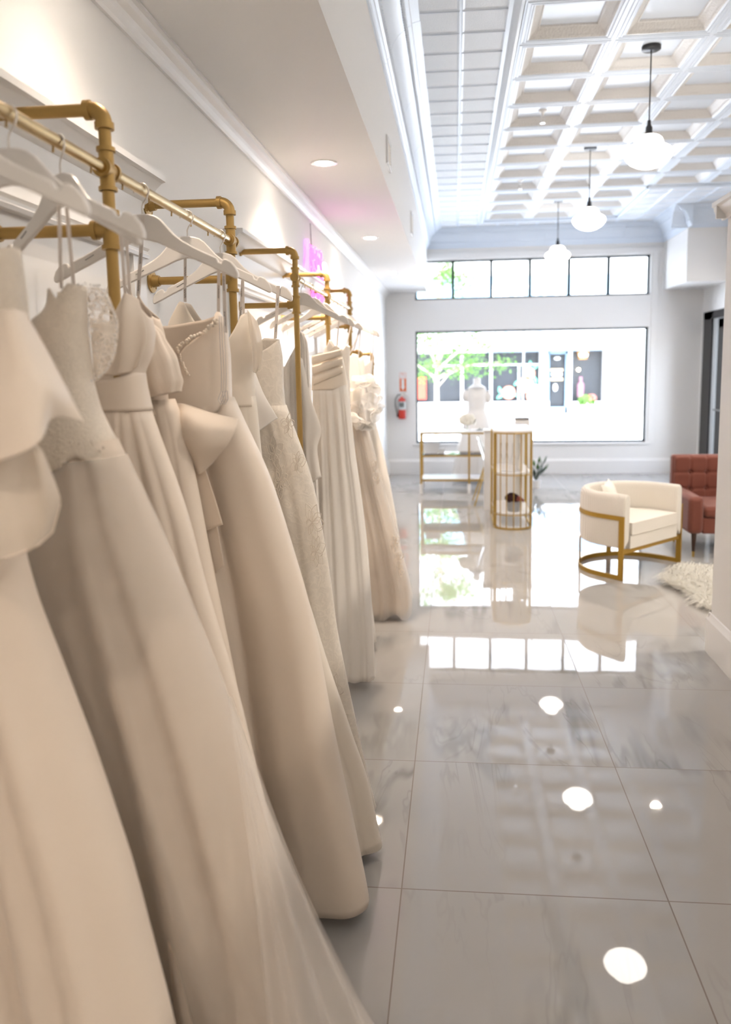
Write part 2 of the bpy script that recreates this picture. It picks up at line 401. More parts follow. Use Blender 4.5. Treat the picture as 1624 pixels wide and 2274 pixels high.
# crown along left wall under the soffit
cr = [(0, 0), (.01, 0), (.014, -.05), (.03, -.058), (.05, -.03), (.07, -.022), (.075, 0), (.0, .0)]
cr = [(0, -.075), (.012, -.075), (.016, -.062), (.03, -.05), (.036, -.036), (.056, -.026), (.062, -.012), (.075, -.01), (.075, 0), (0, 0)]
b = MB(); b.sweep(cr, (XL, YF, 2.76), (XL, YB, 2.76), out=(1, 0, 0)); struct(b.build('crown_left', M['trim'], ang=25))

# pressed-tin ceiling -------------------------------------------------------
P_IN = .6
prof = [(0, 0), (.010, 0), (.013, -.006), (.020, -.006), (.023, 0), (.033, 0), (.036, -.006), (.043, -.006), (.046, 0), (.054, -.003), (.062, .0)]
slope = [(.062, .0), (.070, .008), (.076, .018), (.104, .042), (.112, .048), (.117, .044), (.124, .047), (.126, .058)]
def ring(mb, x0, x1, y0, y1, pr):
    for (d0, h0), (d1, h1) in zip(pr, pr[1:]):
        a = [(x0 + d0, y0 + d0), (x1 - d0, y0 + d0), (x1 - d0, y1 - d0), (x0 + d0, y1 - d0)]
        c = [(x0 + d1, y0 + d1), (x1 - d1, y0 + d1), (x1 - d1, y1 - d1), (x0 + d1, y1 - d1)]
        for i in range(4):
            j = (i + 1) % 4
            mb.add([(*a[i], ZC + h0), (*a[j], ZC + h0), (*c[j], ZC + h1), (*c[i], ZC + h1)], [(0, 1, 2, 3)])
beams, bands, panels = MB(), MB(), MB()
CX0, YSTEP, YEND = .40, 9.6, 11.4
cells = [(i, j) for j in range(-21, 3) for i in range(0, 6) if not (j >= 0 and i > 2)]
for i, j in cells:
    x0, y0 = CX0 + P_IN * i, YSTEP + P_IN * j; x1, y1 = x0 + P_IN, y0 + P_IN
    if x1 > XR + .05: x1 = XR + .05
    ring(beams, x0, x1, y0, y1, prof); ring(bands, x0, x1, y0, y1, slope)
    d, h = slope[-1]; panels.add([(x0 + d, y0 + d, ZC + h), (x1 - d, y0 + d, ZC + h), (x1 - d, y1 - d, ZC + h), (x0 + d, y1 - d, ZC + h)], [(0, 1, 2, 3)])
# border mouldings round the coffered field (hang slightly below)
mold = [(0, 0), (0, -.035), (.02, -.045), (.045, -.03), (.06, -.018), (.085, -.014), (.085, 0)]
beams.sweep(mold, (CX0 - .01, YF, ZC + .004), (CX0 - .01, YEND + .06, ZC + .004), out=(-1, 0, 0))
beams.sweep(mold, (CX0 - .06, YEND, ZC + .004), (CX0 + 1.86, YEND, ZC + .004), out=(0, 1, 0))
beams.sweep(mold, (CX0 + 1.8, YEND + .06, ZC + .004), (CX0 + 1.8, YSTEP - .02, ZC + .004), out=(1, 0, 0))
beams.sweep(mold, (CX0 + 1.8, YSTEP, ZC + .004), (XR + .05, YSTEP, ZC + .004), out=(0, 1, 0))
ceil = struct(beams.build('ceiling', M['tin'], smooth=False, fix=False))
bands.build('embossed_band', M['tin_rope'], ceil, smooth=False, fix=False)
panels.build('coffer_panel', M['tin'], ceil, smooth=False, fix=False)
st = MB(); seam = MB()
def strip(x0, x1, y0, y1, w, h):
    nx, ny = max(1, round((x1 - x0) / w)), max(1, round((y1 - y0) / h)); w, h = (x1 - x0) / nx, (y1 - y0) / ny
    for i in range(nx):
        for j in range(ny):
            a, c = x0 + w * i, y0 + h * j
            for (d0, h0), (d1, h1) in zip([(0, .004), (.006, .004), (.010, -.004)], [(.006, .004), (.010, -.004), (.022, 0)]):
                q = [(a + d0, c + d0), (a + w - d0, c + d0), (a + w - d0, c + h - d0), (a + d0, c + h - d0)]
                r = [(a + d1, c + d1), (a + w - d1, c + d1), (a + w - d1, c + h - d1), (a + d1, c + h - d1)]
                for k in range(4):
                    l = (k + 1) % 4; seam.add([(*q[k], ZC + h0), (*q[l], ZC + h0), (*r[l], ZC + h1), (*r[k], ZC + h1)], [(0, 1, 2, 3)])
            d = .022; st.add([(a + d, c + d, ZC), (a + w - d, c + d, ZC), (a + w - d, c + h - d, ZC), (a + d, c + h - d, ZC)], [(0, 1, 2, 3)])
strip(-.25, CX0 - .08, YF, YB - .2, .29, .305)
strip(CX0 - .08, CX0 + 1.88, YEND + .08, YB - .2, .3, .31)
strip(CX0 + 1.88, 3.05, YSTEP + .08, YB - .2, .3, .31)
strip(3.05, XR + .05, YSTEP + .08, 10.78, .3, .31)
st.build('textured_panel', M['tin_tex'], ceil, smooth=False, fix=False)
seam.build('seam_strip', M['tin'], ceil, smooth=False, fix=False)
struct(MB().box(XL, XR + .2, YF, YB, 3.82, 3.9).build('ceiling_slab', M['wall'], smooth=False))
# tin cornice: ogee with bead rows, made of overlapping lengths
cor = [(0, -.265), (.012, -.265), (.016, -.24), (.028, -.236), (.030, -.215), (.044, -.205), (.050, -.17), (.064, -.13), (.095, -.085),
       (.135, -.058), (.150, -.056), (.154, -.040), (.172, -.036), (.178, -.022), (.205, -.016), (.225, -.012), (.225, .01), (0, .01)]
def cornice(name, a, b_, out, step=.605, beads=True):
    a, b_ = Vector(a), Vector(b_); L = (b_ - a).length; d = (b_ - a).normalized(); mb = MB(); n = max(1, round(L / step)); o = Vector(out)
    for i in range(n):
        p, q = a + d * (L * i / n + .0015), a + d * (L * (i + 1) / n - .0015)
        k = 1 + .006 * (i % 2)
        mb.sweep([(x * k, z * k) for x, z in cor], p, q, out=out)
    c = struct(mb.build(name, M['tin'], ang=30))
    if beads:
        bd = MB(); t = 0.
        while t < L:
            p = a + d * t
            bd.octa(p + o * .047 + Vector((0, 0, -.188)), .013); bd.octa(p + o * .142 + Vector((0, 0, -.060)), .011); t += .034
        bd.build('bead_row', M['tin'], c, smooth=False)
cornice('cornice_left', (-.43, YF, ZC), (-.43, YB, ZC), (1, 0, 0))
cornice('cornice_back', (-.43, YB, ZC), (3.03, YB, ZC), (0, -1, 0))
cornice('cornice_right', (3.03, 10.73, ZC), (3.03, YB, ZC), (-1, 0, 0))
cornice('cornice_return', (2.81, 10.95, ZC), (XR, 10.95, ZC), (0, -1, 0), beads=False)

# windows -----------------------------------------------------------------
def window(name, x0, x1, z0, z1, mull=()):
    y = YB + .10; w = .028; b = MB()
    b.box(x0, x1, y - .03, y + .03, z0, z0 + w).box(x0, x1, y - .03, y + .03, z1 - w, z1)
    b.box(x0, x0 + w, y - .03, y + .03, z0, z1).box(x1 - w, x1, y - .03, y + .03, z0, z1)
    for m in mull: b.box(m - .021, m + .021, y - .025, y + .025, z0, z1)
    o = struct(b.build(name, M['frame'], smooth=False))
    MB().box(x0 + w * .5, x1 - w * .5, y - .003, y + .003, z0 + w * .5, z1 - w * .5).build('pane', M['glass'], o, smooth=False)
    return o
window('window_1', WX0, WX1, .467, 2.18)
window('window_2', WX0, WX1, 2.645, 3.225, (-.043, .531, 1.106, 1.68, 2.255))
b = MB(); b.box(WX0 - .05, WX1 + .06, YB - .03, YB + .07, .437, .470)
struct(b.build('window_sill', M['trim'], smooth=False, bevel=.004))
b = MB()
b.box(WX1 + .02, WX1 + .10, YB - .018, YB, .47, 3.3).box(-.43, 3.03, YB - .024, YB, 3.24, 3.32)
struct(b.build('trim_2', M['trim'], smooth=False, bevel=.004))
# glazed entry door in the right wall, dark frame
b = MB(); y0, y1, x = 10.45, 12.06, XR + .04
b.box(x - .03, x + .12, 11.68, y1, 0, 2.36).box(x - .03, x + .12, y0, y0 + .06, 0, 2.36).box(x - .03, x + .12, y0, y1, 2.25, 2.36)
door = struct(b.build('door_1', M['black'], smooth=False))
b = MB(); b.box(x, x + .045, 11.27, 11.49, .01, 2.24).box(x, x + .045, 10.52, 10.66, .01, 2.24).box(x, x + .045, 10.52, 11.49, 2.12, 2.24).box(x, x + .045, 10.52, 11.49, .01, .24)
b.build('door_leaf', M['black'], door, smooth=False)
MB().box(x + .02, x + .026, 10.66, 11.27, .24, 2.12).build('pane', M['glass'], door, smooth=False)
MB().box(x - .012, x + .06, 11.52, 11.665, .0, 2.25).build('door_jamb', M['label'], door, smooth=False)
b = MB(); b.tube([(x - .045, 10.58, .98), (x - .045, 11.42, .98)], .012); b.tube([(x - .045, 10.6, .98), (x + .01, 10.6, .98)], .01); b.tube([(x - .045, 11.4, .98), (x + .01, 11.4, .98)], .01)
b.build('push_bar', M['grey'], door)

# cased openings with cornice heads on the left wall
def door_head(nm, y0, y1, n):
    pr = [(0, -.03), (.012, -.03), (.014, -.018), (.03, -.010), (.045, .006), (.058, .03), (.078, .048), (.092, .052), (.092, .07), (0, .07)]
    b = MB(); b.sweep(pr, (XL, y0 - .04, 2.185), (XL, y1 + .04, 2.185), out=(1, 0, 0))
    b.box(XL, XL + .022, y0, y1, 2.02, 2.17)
    pr2 = [(0, 0), (.03, 0), (.034, .010), (.026, .016), (.026, .024), (.034, .032), (0, .032)]
    b.sweep(pr2, (XL, y0 - .015, 1.985), (XL, y1 + .015, 1.985), out=(1, 0, 0))
    b.box(XL, XL + .022, y0, y0 + .10, 0, 1.99).box(XL, XL + .022, y1 - .10, y1, 0, 1.99)
    o = struct(b.build(nm, M['trim'], ang=25))
    MB().box(XL, XL + .008, y0 + .1, y1 - .1, 0, 1.985).build('door_panel', M['white'], o, smooth=False)
door_head('door_2', .6, 2.62, 1); door_head('door_3', 3.66, 6.0, 2)

# vents in the soffit face, sprinkler heads
def vent(y0, y1, z0, z1, label):
    t = thing('air_vent', (-.43, (y0 + y1) / 2, z0), label, 'vent', 'air vents in the soffit face')
    b = MB(); x = -.43
    b.box(x, x + .012, y0, y1, z0, z0 + .02).box(x, x + .012, y0, y1, z1 - .02, z1).box(x, x + .012, y0, y0 + .02, z0 + .02, z1 - .02).box(x, x + .012, y1 - .02, y1, z0 + .02, z1 - .02)
    b.build('frame', M['white'], t, smooth=False)
    b = MB(); n = 7
    for i in range(n):
        z = z0 + .02 + (z1 - z0 - .04) * (i + .5) / n; b.obox((x + .006, (y0 + y1) / 2, z), (.005, 0, .006), (0, (y1 - y0) / 2 - .02, 0), (.001, 0, -.001))
    b.build('louvre', M['boucle_plain'], t, smooth=False)
vent(5.08, 5.34, 2.88, 3.05, 'louvred air vent in the white soffit, the nearer and larger of the two')
vent(7.72, 7.98, 2.90, 3.10, 'louvred air vent in the white soffit, the farther one toward the window')
def sprinkler(x, y, label):
    t = thing('sprinkler_head', (x, y, 3.62), label, 'sprinkler', 'sprinkler heads in the tin ceiling'); z = ZC + .058
    MB().lathe([(.001, 0), (.035, 0), (.035, -.01), (.012, -.02), (.012, -.05), (.001, -.05)], (x, y, z), 16).build('escutcheon', M['white'], t)
    b = MB(); b.tube([(x, y, z - .05), (x - .018, y, z - .075), (x, y, z - .1)], .004, 6).tube([(x, y, z - .05), (x + .018, y, z - .075), (x, y, z - .1)], .004, 6)
    b.lathe([(.001, -.1), (.022, -.1), (.022, -.104), (.001, -.104)], (x, y, z), 12); b.build('deflector', M['silver'], t)
sprinkler(.72, 6.92, 'small chrome sprinkler head in a white ceiling coffer, the nearer one')
sprinkler(.73, 9.35, 'small chrome sprinkler head in a white ceiling coffer, the far one')

# ------------------------------------------------------------------ lights of the room
def lamp(name, typ, loc, energy, col, parent=None, **k):
    l = bpy.data.lights.new(name, typ); l.energy = energy; l.color = col
    for a, v in k.items(): setattr(l, a, v)
    o = bpy.data.objects.new(name, l); COL.objects.link(o); o.location = loc
    if parent: o.parent = parent
    return o
WARM = (1, .80, .62)
proto = None
PZ = ZC + .058
pend = [(1.30, 3.3, None), (1.30, 5.7, 'white schoolhouse globe pendant on black cord, the nearest and largest'),
        (1.30, 8.1, 'white schoolhouse globe pendant on black cord, the middle of the row'),
        (1.30, 10.5, 'white schoolhouse globe pendant on black cord, the farthest, before the transom'), (1.30, .9, None), (1.30, -1.5, None)]
for x, y, lb in pend:
    if proto is None:
        t = thing('pendant_light', (0, 0, 0), 'white schoolhouse globe pendant on black cord', 'pendant light', 'schoolhouse pendant lights'); local(t)
        MB().lathe([(.001, 0), (.062, 0), (.062, -.022), (.056, -.026), (.001, -.026)], (0, 0, 0), 28).build('canopy', M['black'], t)
        MB().tube([(0, 0, -.02), (0, 0, -.52)], .0046, 8).build('cord', M['black'], t)
        MB().lathe([(.001, -.47), (.011, -.47), (.013, -.50), (.022, -.515), (.022, -.545), (.030, -.555), (.056, -.568), (.063, -.575), (.001, -.575)], (0, 0, 0), 28).build('socket_cap', M['black'], t)
        g = [(.056, -.568), (.068, -.574), (.088, -.590), (.096, -.614), (.103, -.632), (.130, -.644), (.153, -.662), (.160, -.684), (.151, -.710), (.120, -.744), (.076, -.768), (.038, -.779), (.001, -.782)]
        MB().lathe(g, (0, 0, 0), 40).build('globe', M['globe'], t)
        proto = t; o = t
    else: o = copy_tree(proto)
    o.location = (x, y, PZ)
    if lb: o['label'] = lb
    else: o['label'] = 'white schoolhouse globe pendant nearest the camera position, above the frame' if y > 2 else ('white schoolhouse globe pendant level with the camera position' if y > 0 else 'white schoolhouse globe pendant farthest behind the camera')
dproto = None
for k, (x, y, z) in enumerate([(-.735, -2.6, 2.76), (-.735, -.3, 2.76), (-.735, 2.05, 2.76), (-.735, 4.55, 2.76), (-.75, 7.08, 2.76), (-.765, 9.62, 2.76), (2.40, 9.14, PZ), (2.5, 6.9, PZ), (2.5, 4.5, PZ), (2.5, 2.1, PZ), (2.5, -.3, PZ), (.7, -2.7, PZ)]):  # coffer lights after the first are added, out of view, to brighten gowns and seating
    if dproto is None:
        t = thing('recessed_light', (0, 0, 0), 'lit', 'recessed light', 'recessed downlights'); local(t)
        MB().lathe([(.052, 0), (.075, 0), (.075, -.004), (.070, -.007), (.052, -.004)], (0, 0, 0), 36).build('trim_ring', M['white'], t)
        MB().lathe([(.001, -.0035), (.053, -.0035), (.053, -.001)], (0, 0, 0), 36).build('lens', M['lamp'], t)
        dproto = t; o = t
    else: o = copy_tree(dproto)
    o.location = (x, y, z)
    o['label'] = ['round lit downlight in the soffit, farthest behind the camera', 'round lit downlight in the soffit, just behind the camera',
                  'round lit downlight in the soffit above the nearest rack', 'round lit downlight in the soffit, nearest and largest in view',
                  'round lit downlight in the soffit, the middle of three in view', 'round lit downlight in the soffit, the farthest toward the window',
                  'round lit downlight in a tin coffer below the second pendant', 'added unseen downlight in a tin coffer above the red armchair', 'added unseen downlight in a tin coffer above the sheepskin rug', 'added unseen downlight in a tin coffer beyond the partition wall', 'added unseen downlight in a tin coffer right of the camera, beyond the partition', 'added unseen downlight in a tin coffer behind the camera position'][k]
    if k < 6: o['group'] = 'recessed downlights in the soffit'
    l = lamp('downlight', 'SPOT', (x, y, z - .012), [44, 28, 9, 54, 46, 30, 40, 55, 80, 80, 46, 44][k], WARM if k < 6 else (1, .89, .76), spot_size=math.radians(125 if k < 6 else 150), spot_blend=.9 if k < 6 else .6, shadow_soft_size=.05)

# ------------------------------------------------------------------ neon sign on the left wall
t = thing('neon_sign', (-1.03, 5.9, 2.15), 'pink and violet neon sign hanging on the white left wall', 'neon sign')
def squig(y0, y1, z, amp, loops, ph):
    n = loops * 16
    return [(-1.025 + .004 * math.sin(i), y0 + (y1 - y0) * i / n + .05 * math.sin(2 * PI * i / 16 + ph), z + amp * math.cos(2 * PI * i / 16 + ph) * (1 + .5 * math.sin(i * .21))) for i in range(n + 1)]
MB().tube(squig(5.62, 6.15, 2.43, .055, 5, .3), .008, 8).tube(squig(5.68, 6.2, 2.27, .06, 6, 1.2), .008, 8).build('script_tube', M['pink'], t)
MB().tube(squig(5.7, 6.15, 2.165, .03, 5, 2.), .007, 8).build('lower_tube', M['pink'], t)
MB().tube([(-1.04, 5.60 + .02 * math.sin(i), 2.52 - i * .042) for i in range(9)], .012, 8).build('glow_tube', M['violet'], t)
MB().tube([(-1.02, 6.22 + .09 * math.cos(a * PI / 12), 2.36 + .07 * math.sin(a * PI / 12)) for a in range(24)], .012, 8, closed=True).build('round_tube', M['whiteneon'], t)
MB().tube([(-1.045, 5.78, 2.66), (-1.045, 5.80, 2.5)], .003, 6).build('cable', M['grey'], t)
lamp('neon_glow', 'AREA', (-.99, 5.9, 2.34), .13, (1, .3, .8), shape='RECTANGLE', size=.3, size_y=.5).rotation_euler = (0, -PI / 2, 0)

# ------------------------------------------------------------------ clothes racks of gold pipe
RX, RZ, ZT, ZL = -.77, 2.05, 2.178, 1.922
def rack(ys, label, zt=ZT, zr=RZ, zl=ZL, rail=True, xw=XL):
    t = thing('clothes_rack', (RX, ys[0], 0), label, 'clothes rack', 'gold pipe clothes racks along the left wall'); r = .0135
    for y in ys:
        MB().tube([(RX, y, .008), (RX, y, zt - .03)], r, 20).build('post', M['gold'], t)
        MB().lathe([(.001, 0), (.042, 0), (.042, .006), (.022, .009), (.019, .03), (.0136, .03)], (RX, y, 0), 24).build('floor_flange', M['gold'], t)
        arc = [(RX - .03 + .03 * math.sin(a), y, zt - .03 + .03 * math.cos(a)) for a in [PI / 2 * i / 8 for i in range(9)]]
        b = MB(); b.tube(arc, .0175, 20); b.tube([(RX - .042, y, zt), (RX - .028, y, zt)], .021, 20); b.tube([(RX, y, zt - .042), (RX, y, zt - .028)], .021, 20)
        b.build('elbow', M['gold'], t)
        for z in (zt, zl):
            MB().tube([(RX - .02, y, z), (xw + .008, y, z)], r, 20).build('wall_arm', M['gold'], t)
            b = MB(); b.lathe([(.001, 0), (.040, 0), (.040, .005), (.022, .008), (.018, .03), (.0136, .03)], (xw, y, z), 24, axis='x')
            for a in range(4):
                an = PI / 4 + a * PI / 2; b.ball((xw + .006, y + .031 * math.cos(an), z + .031 * math.sin(an)), .0035, 6)
            b.build('wall_flange', M['gold'], t)
        b = MB(); b.tube([(RX, y, zl - .04), (RX, y, zl + .04)], .0175, 20); b.tube([(RX, y, zl), (RX - .036, y, zl)], .0175, 20)
        for z in (zl - .04, zl + .036): b.tube([(RX, y, z - .004), (RX, y, z + .006)], .0215, 20)
        b.tube([(RX - .042, y, zl), (RX - .03, y, zl)], .021, 20); tee = b.build('tee_fitting', M['gold'], t)
        text_obj('3/4', .015, 'size_mark', M['gold'], tee, (RX, y - .0178, zl), (0, 0, 1), (-1, 0, 0), depth=.0008)
        b = MB(); b.tube([(RX, y, zr - .045), (RX, y, zr + .045)], .0165, 20)
        for z in (zr - .045, zr + .039): b.tube([(RX, y, z), (RX, y, z + .009)], .0205, 20)
        b.tube([(RX, y - .028, zr), (RX, y + .028, zr)], .0175, 20); b.tube([(RX, y - .03, zr), (RX, y - .02, zr)], .021, 20); b.tube([(RX, y + .02, zr), (RX, y + .03, zr)], .021, 20)
        b.build('cross_fitting', M['gold'], t)
    if rail:
        MB().tube([(RX, ys[0] + .005, zr), (RX, ys[-1] - .005, zr)], .0125, 24).build('rail', M['rail'], t)
        y = ys[0] + .1
        while y < ys[-1] - .1:
            if min(abs(y - q) for q in ys) > .05: MB().tube([(RX - .004, y, zr - .009), (RX - .005, y, zr - .022)], .0022, 6).build('stop_pin', M['gold'], t)
            y += .16
    return t
rack([.78, 1.75, 2.72], 'gold pipe clothes rack on the left wall, nearest the camera')
rack([3.82, 4.77, 5.77], 'gold pipe clothes rack on the left wall, middle one below the neon sign')
rack([6.42, 7.28], 'low gold pipe clothes rack at the far end of the left wall', zt=1.752, zr=1.66, zl=1.45)

# ------------------------------------------------------------------ hangers
HUBZ = 1.992
top = [(0, 0), (.018, -.001), (.034, -.006), (.048, -.016), (.062, -.032), (.078, -.050), (.098, -.066), (.125, -.082), (.160, -.099), (.184, -.110)]
notch = [(.187, -.120), (.194, -.123), (.198, -.114)]
tip = [(.206, -.113), (.219, -.120), (.230, -.133), (.236, -.148), (.236, -.158), (.230, -.162)]
bot = [(.205, -.150), (.165, -.130), (.125, -.112), (.09, -.096), (.06, -.082), (.035, -.070), (.015, -.064)]
half = top + notch + tip + bot
outl = half + [(0, -.062)] + [(-x, z) for x, z in half[:0:-1]]
def make_hanger():
    t = thing('clothes_hanger', (0, 0, 0), 'h', 'hanger', 'white wooden hangers'); local(t)
    MB().poly([(x, -.006, z) for x, z in outl], (0, .012, 0)).build('hanger_body', M['hanger'], t, bevel=.0035, ang=50)
    MB().tube([(-.150 + .0011 * q, -.0066, -.108 + .00060 * q + .0016 * math.sin(q * 1.7)) for q in range(22)], .0005, 5).build('arm_print', M['ink'], t)
    R = .0185; zc = RZ - HUBZ
    pts = [(0, 0, -.012), (0, 0, .004), (0, 0, .016), (.004, 0, .026), (.012, 0, .036)]
    pts += [(R * math.cos(a), 0, zc - .004 + R * math.sin(a)) for a in [math.radians(q) for q in range(-30, 200, 20)]]
    MB().tube(pts, .0021, 10).build('hook', M['steel'], t)
    return t
hz = [(1.146, 0, 'blurred white wooden hanger nearest the camera, at the left frame edge'),
      (1.355, .0, 'white wooden hanger whose arm crosses the first gold post'),
      (1.535, -.54, 'white wooden hanger turned askew left of the first gold post'),
      (1.94, .02, 'white wooden hanger carrying a ribbon printed with black script, right of the first post'),
      (2.27, .20, 'white wooden hanger midway between the first and second gold posts'),
      (2.59, .02, 'white wooden hanger close to the second gold post'),
      (3.95, .05, 'first white wooden hanger behind the third gold post'),
      (4.22, -.1, 'white wooden hanger, second behind the third gold post'),
      (4.55, .08, 'white wooden hanger just before the fourth gold post'),
      (4.92, .05, 'white wooden hanger just behind the fourth gold post'),
      (5.15, -.05, 'white wooden hanger, second behind the fourth gold post'),
      (5.38, .06, 'white wooden hanger, third behind the fourth gold post'),
      (5.58, .0, 'white wooden hanger farthest down the row, before the last tall post')]
hp = make_hanger()
for k, (y, rz, lb) in enumerate(hz):
    o = hp if k == 0 else copy_tree(hp)
    o.location = (RX, y, HUBZ); o.rotation_euler = (0, 0, rz); o['label'] = lb

# ------------------------------------------------------------------ wedding gowns
def tb(tab, z):
    zs = [p[0] for p in tab][::-1]; xs = [p[1] for p in tab][::-1]
    return float(np.interp(z, zs, xs))
def smooth_tab(tab, n=60, w=3):
    z = np.linspace(tab[0][0], tab[-1][0], n); x = np.array([tb(tab, q) for q in z]); k = np.ones(2 * w + 1) / (2 * w + 1)
    xp = np.concatenate([2 * x[0] - x[w:0:-1], x, 2 * x[-1] - x[-2:-w - 2:-1]]); return list(zip(z.tolist(), np.convolve(xp, k, 'valid').tolist()))
def shell(name, mat, parent, R, L, Y, B, zb, topF, topB=None, fold=None, seed=0, nz=48, nth=128, solid=.0016, sharp=False, hem=0., smo=2, waves=None, crease=(), boxy=(.85, .75)):
    """hollow cloth form hanging on the rail: right/left edge, depth and half-thickness by height"""
    R, L = smooth_tab(R, w=smo), smooth_tab(L, w=smo); topB = topB or topF; rg = random.Random(seed)
    ws = waves or [(rg.uniform(1.5, 3), rg.uniform(0, 6), .5), (rg.uniform(3, 5), rg.uniform(0, 6), .35), (rg.uniform(6, 9), rg.uniform(0, 6), .2), (rg.uniform(10, 14), rg.uniform(0, 6), .08)]
    def fn(u, v):
        t = 2 * PI * v; c, s = math.cos(t), math.sin(t); ce = math.copysign(abs(c) ** boxy[0], c); se = math.copysign(abs(s) ** boxy[1], s)
        q = (ce + 1) / 2; w = .5 + .5 * s; w = w * w * (3 - 2 * w)
        zt = np.interp(q, *zip(*topF)) * (1 - w) + np.interp(q, *zip(*topB)) * w
        z = zt + (zb - zt) * u
        if hem: z += hem * u * u * math.sin(7 * c + 2 * s)
        xl, xr = tb(L, z), tb(R, z); x = (xl + xr) / 2 + (xr - xl) / 2 * ce
        y0, b = tb(Y, z), tb(B, z); f = 0.
        if fold:
            a = tb(fold, z)
            for k, ph, wt in ws:
                g = math.sin(k * PI * ce + ph + (1.7 if s > 0 else 0))
                if sharp: g = 1 - 2 * abs(g) ** .7
                f += wt * g
            f *= a
        if s < 0:
            for c0, wd, dp, dr in crease: f -= dp * (u ** .7) * math.exp(-((ce - c0 - dr * u) / wd) ** 2) * abs(s)
        return (x, y0 + (b + f) * se, z)
    return MB().grid(fn, nz, nth, cv=True).build(name, mat, parent, solid=solid, ang=180)
def sheet(name, mat, parent, rows, nu=24, nv=24, wob=(0, 0, 0), solid=.0015, seed=0):
    """free cloth piece through rows of control points (bilinear-smooth), with a ripple"""
    P = np.array(rows, float); nr, nc = P.shape[:2]; rg = random.Random(seed); ph = rg.uniform(0, 6)
    def cat(ps, t):
        n = len(ps); f = t * (n - 1); i = min(int(f), n - 2); f -= i
        p0, p1, p2, p3 = ps[max(i - 1, 0)], ps[i], ps[i + 1], ps[min(i + 2, n - 1)]
        return .5 * ((2 * p1) + (-p0 + p2) * f + (2 * p0 - 5 * p1 + 4 * p2 - p3) * f * f + (-p0 + 3 * p1 - 3 * p2 + p3) * f ** 3)
    def fn(u, v):
        p = cat([cat(P[i], v) for i in range(nr)], u); a = math.sin(wob[1] * PI * v + ph + wob[2] * u) * wob[0] * u
        return (p[0], p[1] - a, p[2] + a * .3)
    return MB().grid(fn, nu, nv).build(name, mat, parent, solid=solid, ang=180)
GR = 'wedding gowns on the gold racks'
def gown(y, label): return thing('wedding_gown', (RX, y, 0), label, 'wedding gown', GR)
def loop(parent, a, b_, w=.007, text=None, n=3, size=.008):
    a, b_ = Vector(a), Vector(b_); d = (b_ - a).normalized(); sd = Vector((1, 0, 0)); sd = (sd - d * sd.dot(d)).normalized()
    o = MB().obox((a + b_) / 2, sd * w / 2, Vector((0, .0005, 0)), (b_ - a) / 2).build('hanging_loop', M['ribbon'], parent, smooth=False)
    if text:
        for i in range(n):
            c = a + (b_ - a) * ((i + .6) / n) + Vector((0, -.0012, 0))
            if text != '~': text_obj(text, size, 'ribbon_print', M['ink'], o, c, d, Vector((-d.z, 0, d.x)) * -1, depth=.0002); continue
            sq = [c + d * (q - 14) * .00095 + sd * (.0016 * math.sin(q * 1.9) + .0009 * math.sin(q * .83 + i)) for q in range(29)]   # unreadable script
            MB().tube(sq, .00042, 5).build('ribbon_print', M['ink'], o)
    return o
def beads(name, mat, parent, path, r, step, jit=0.):
    mb = MB(); pts = [Vector(p) for p in path]; rg = random.Random(3)
    for a, c in zip(pts, pts[1:]):
        n = max(1, int((c - a).length / step))
        for i in range(n): mb.ball(a + (c - a) * i / n + Vector((rg.uniform(-jit, jit), rg.uniform(-jit, jit), rg.uniform(-jit, jit))), r * rg.uniform(.8, 1.15), 6)
    return mb.build(name, mat, parent)

# 1 — blurred gown at the left frame edge: lace bodice, organza flounces
g = gown(1.15, 'blurred ivory gown with lace shoulder and organza flounces at the left edge')
shell('bodice', M['lace'], g, [(1.80, -.655), (1.70, -.648), (1.6, -.665), (1.45, -.69), (1.36, -.71)], [(1.8, -.93), (1.36, -.90)], [(2, 1.15), (0, 1.15)], [(1.8, .05), (1.36, .07)], 1.36,
      [(0, 1.72), (.5, 1.68), (.8, 1.77), (1, 1.79)], seed=1, nz=24)
shell('skirt', M['tulle_in'], g, [(1.40, -.70), (1.373, -.697), (1.263, -.68), (1.122, -.634), (.97, -.588), (.79, -.538), (.508, -.48), (.04, -.42)], [(1.4, -.90), (1.2, -1.0), (.04, -1.03)], [(1.4, 1.15), (0, 1.12)],
      [(1.4, .07), (1.0, .11), (.04, .13)], .04, [(0, 1.39), (1, 1.39)], fold=[(1.4, .004), (1.1, .022), (.04, .045)], seed=11, nth=200, hem=.01, crease=[(.3, .08, .04, 0), (.7, .06, .03, 0), (-.2, .1, .04, 0)])
sheet('shoulder_flounce', M['satin'], g, [
     [(-.713, 1.090, 1.695), (-.667, 1.070, 1.693), (-.634, 1.060, 1.691), (-.622, 1.060, 1.692), (-.616, 1.070, 1.693), (-.620, 1.100, 1.692)],
     [(-.700, 1.060, 1.624), (-.654, 1.040, 1.623), (-.615, 1.030, 1.622), (-.592, 1.030, 1.623), (-.583, 1.050, 1.624), (-.586, 1.100, 1.626)],
     [(-.693, 1.040, 1.561), (-.647, 1.020, 1.561), (-.602, 1.010, 1.564), (-.572, 1.020, 1.570), (-.561, 1.050, 1.577), (-.564, 1.100, 1.578)],
     [(-.702, 1.040, 1.466), (-.648, 1.010, 1.479), (-.592, 1.000, 1.494), (-.562, 1.010, 1.512), (-.567, 1.060, 1.542), (-.548, 1.110, 1.532)]], nu=40, nv=60)
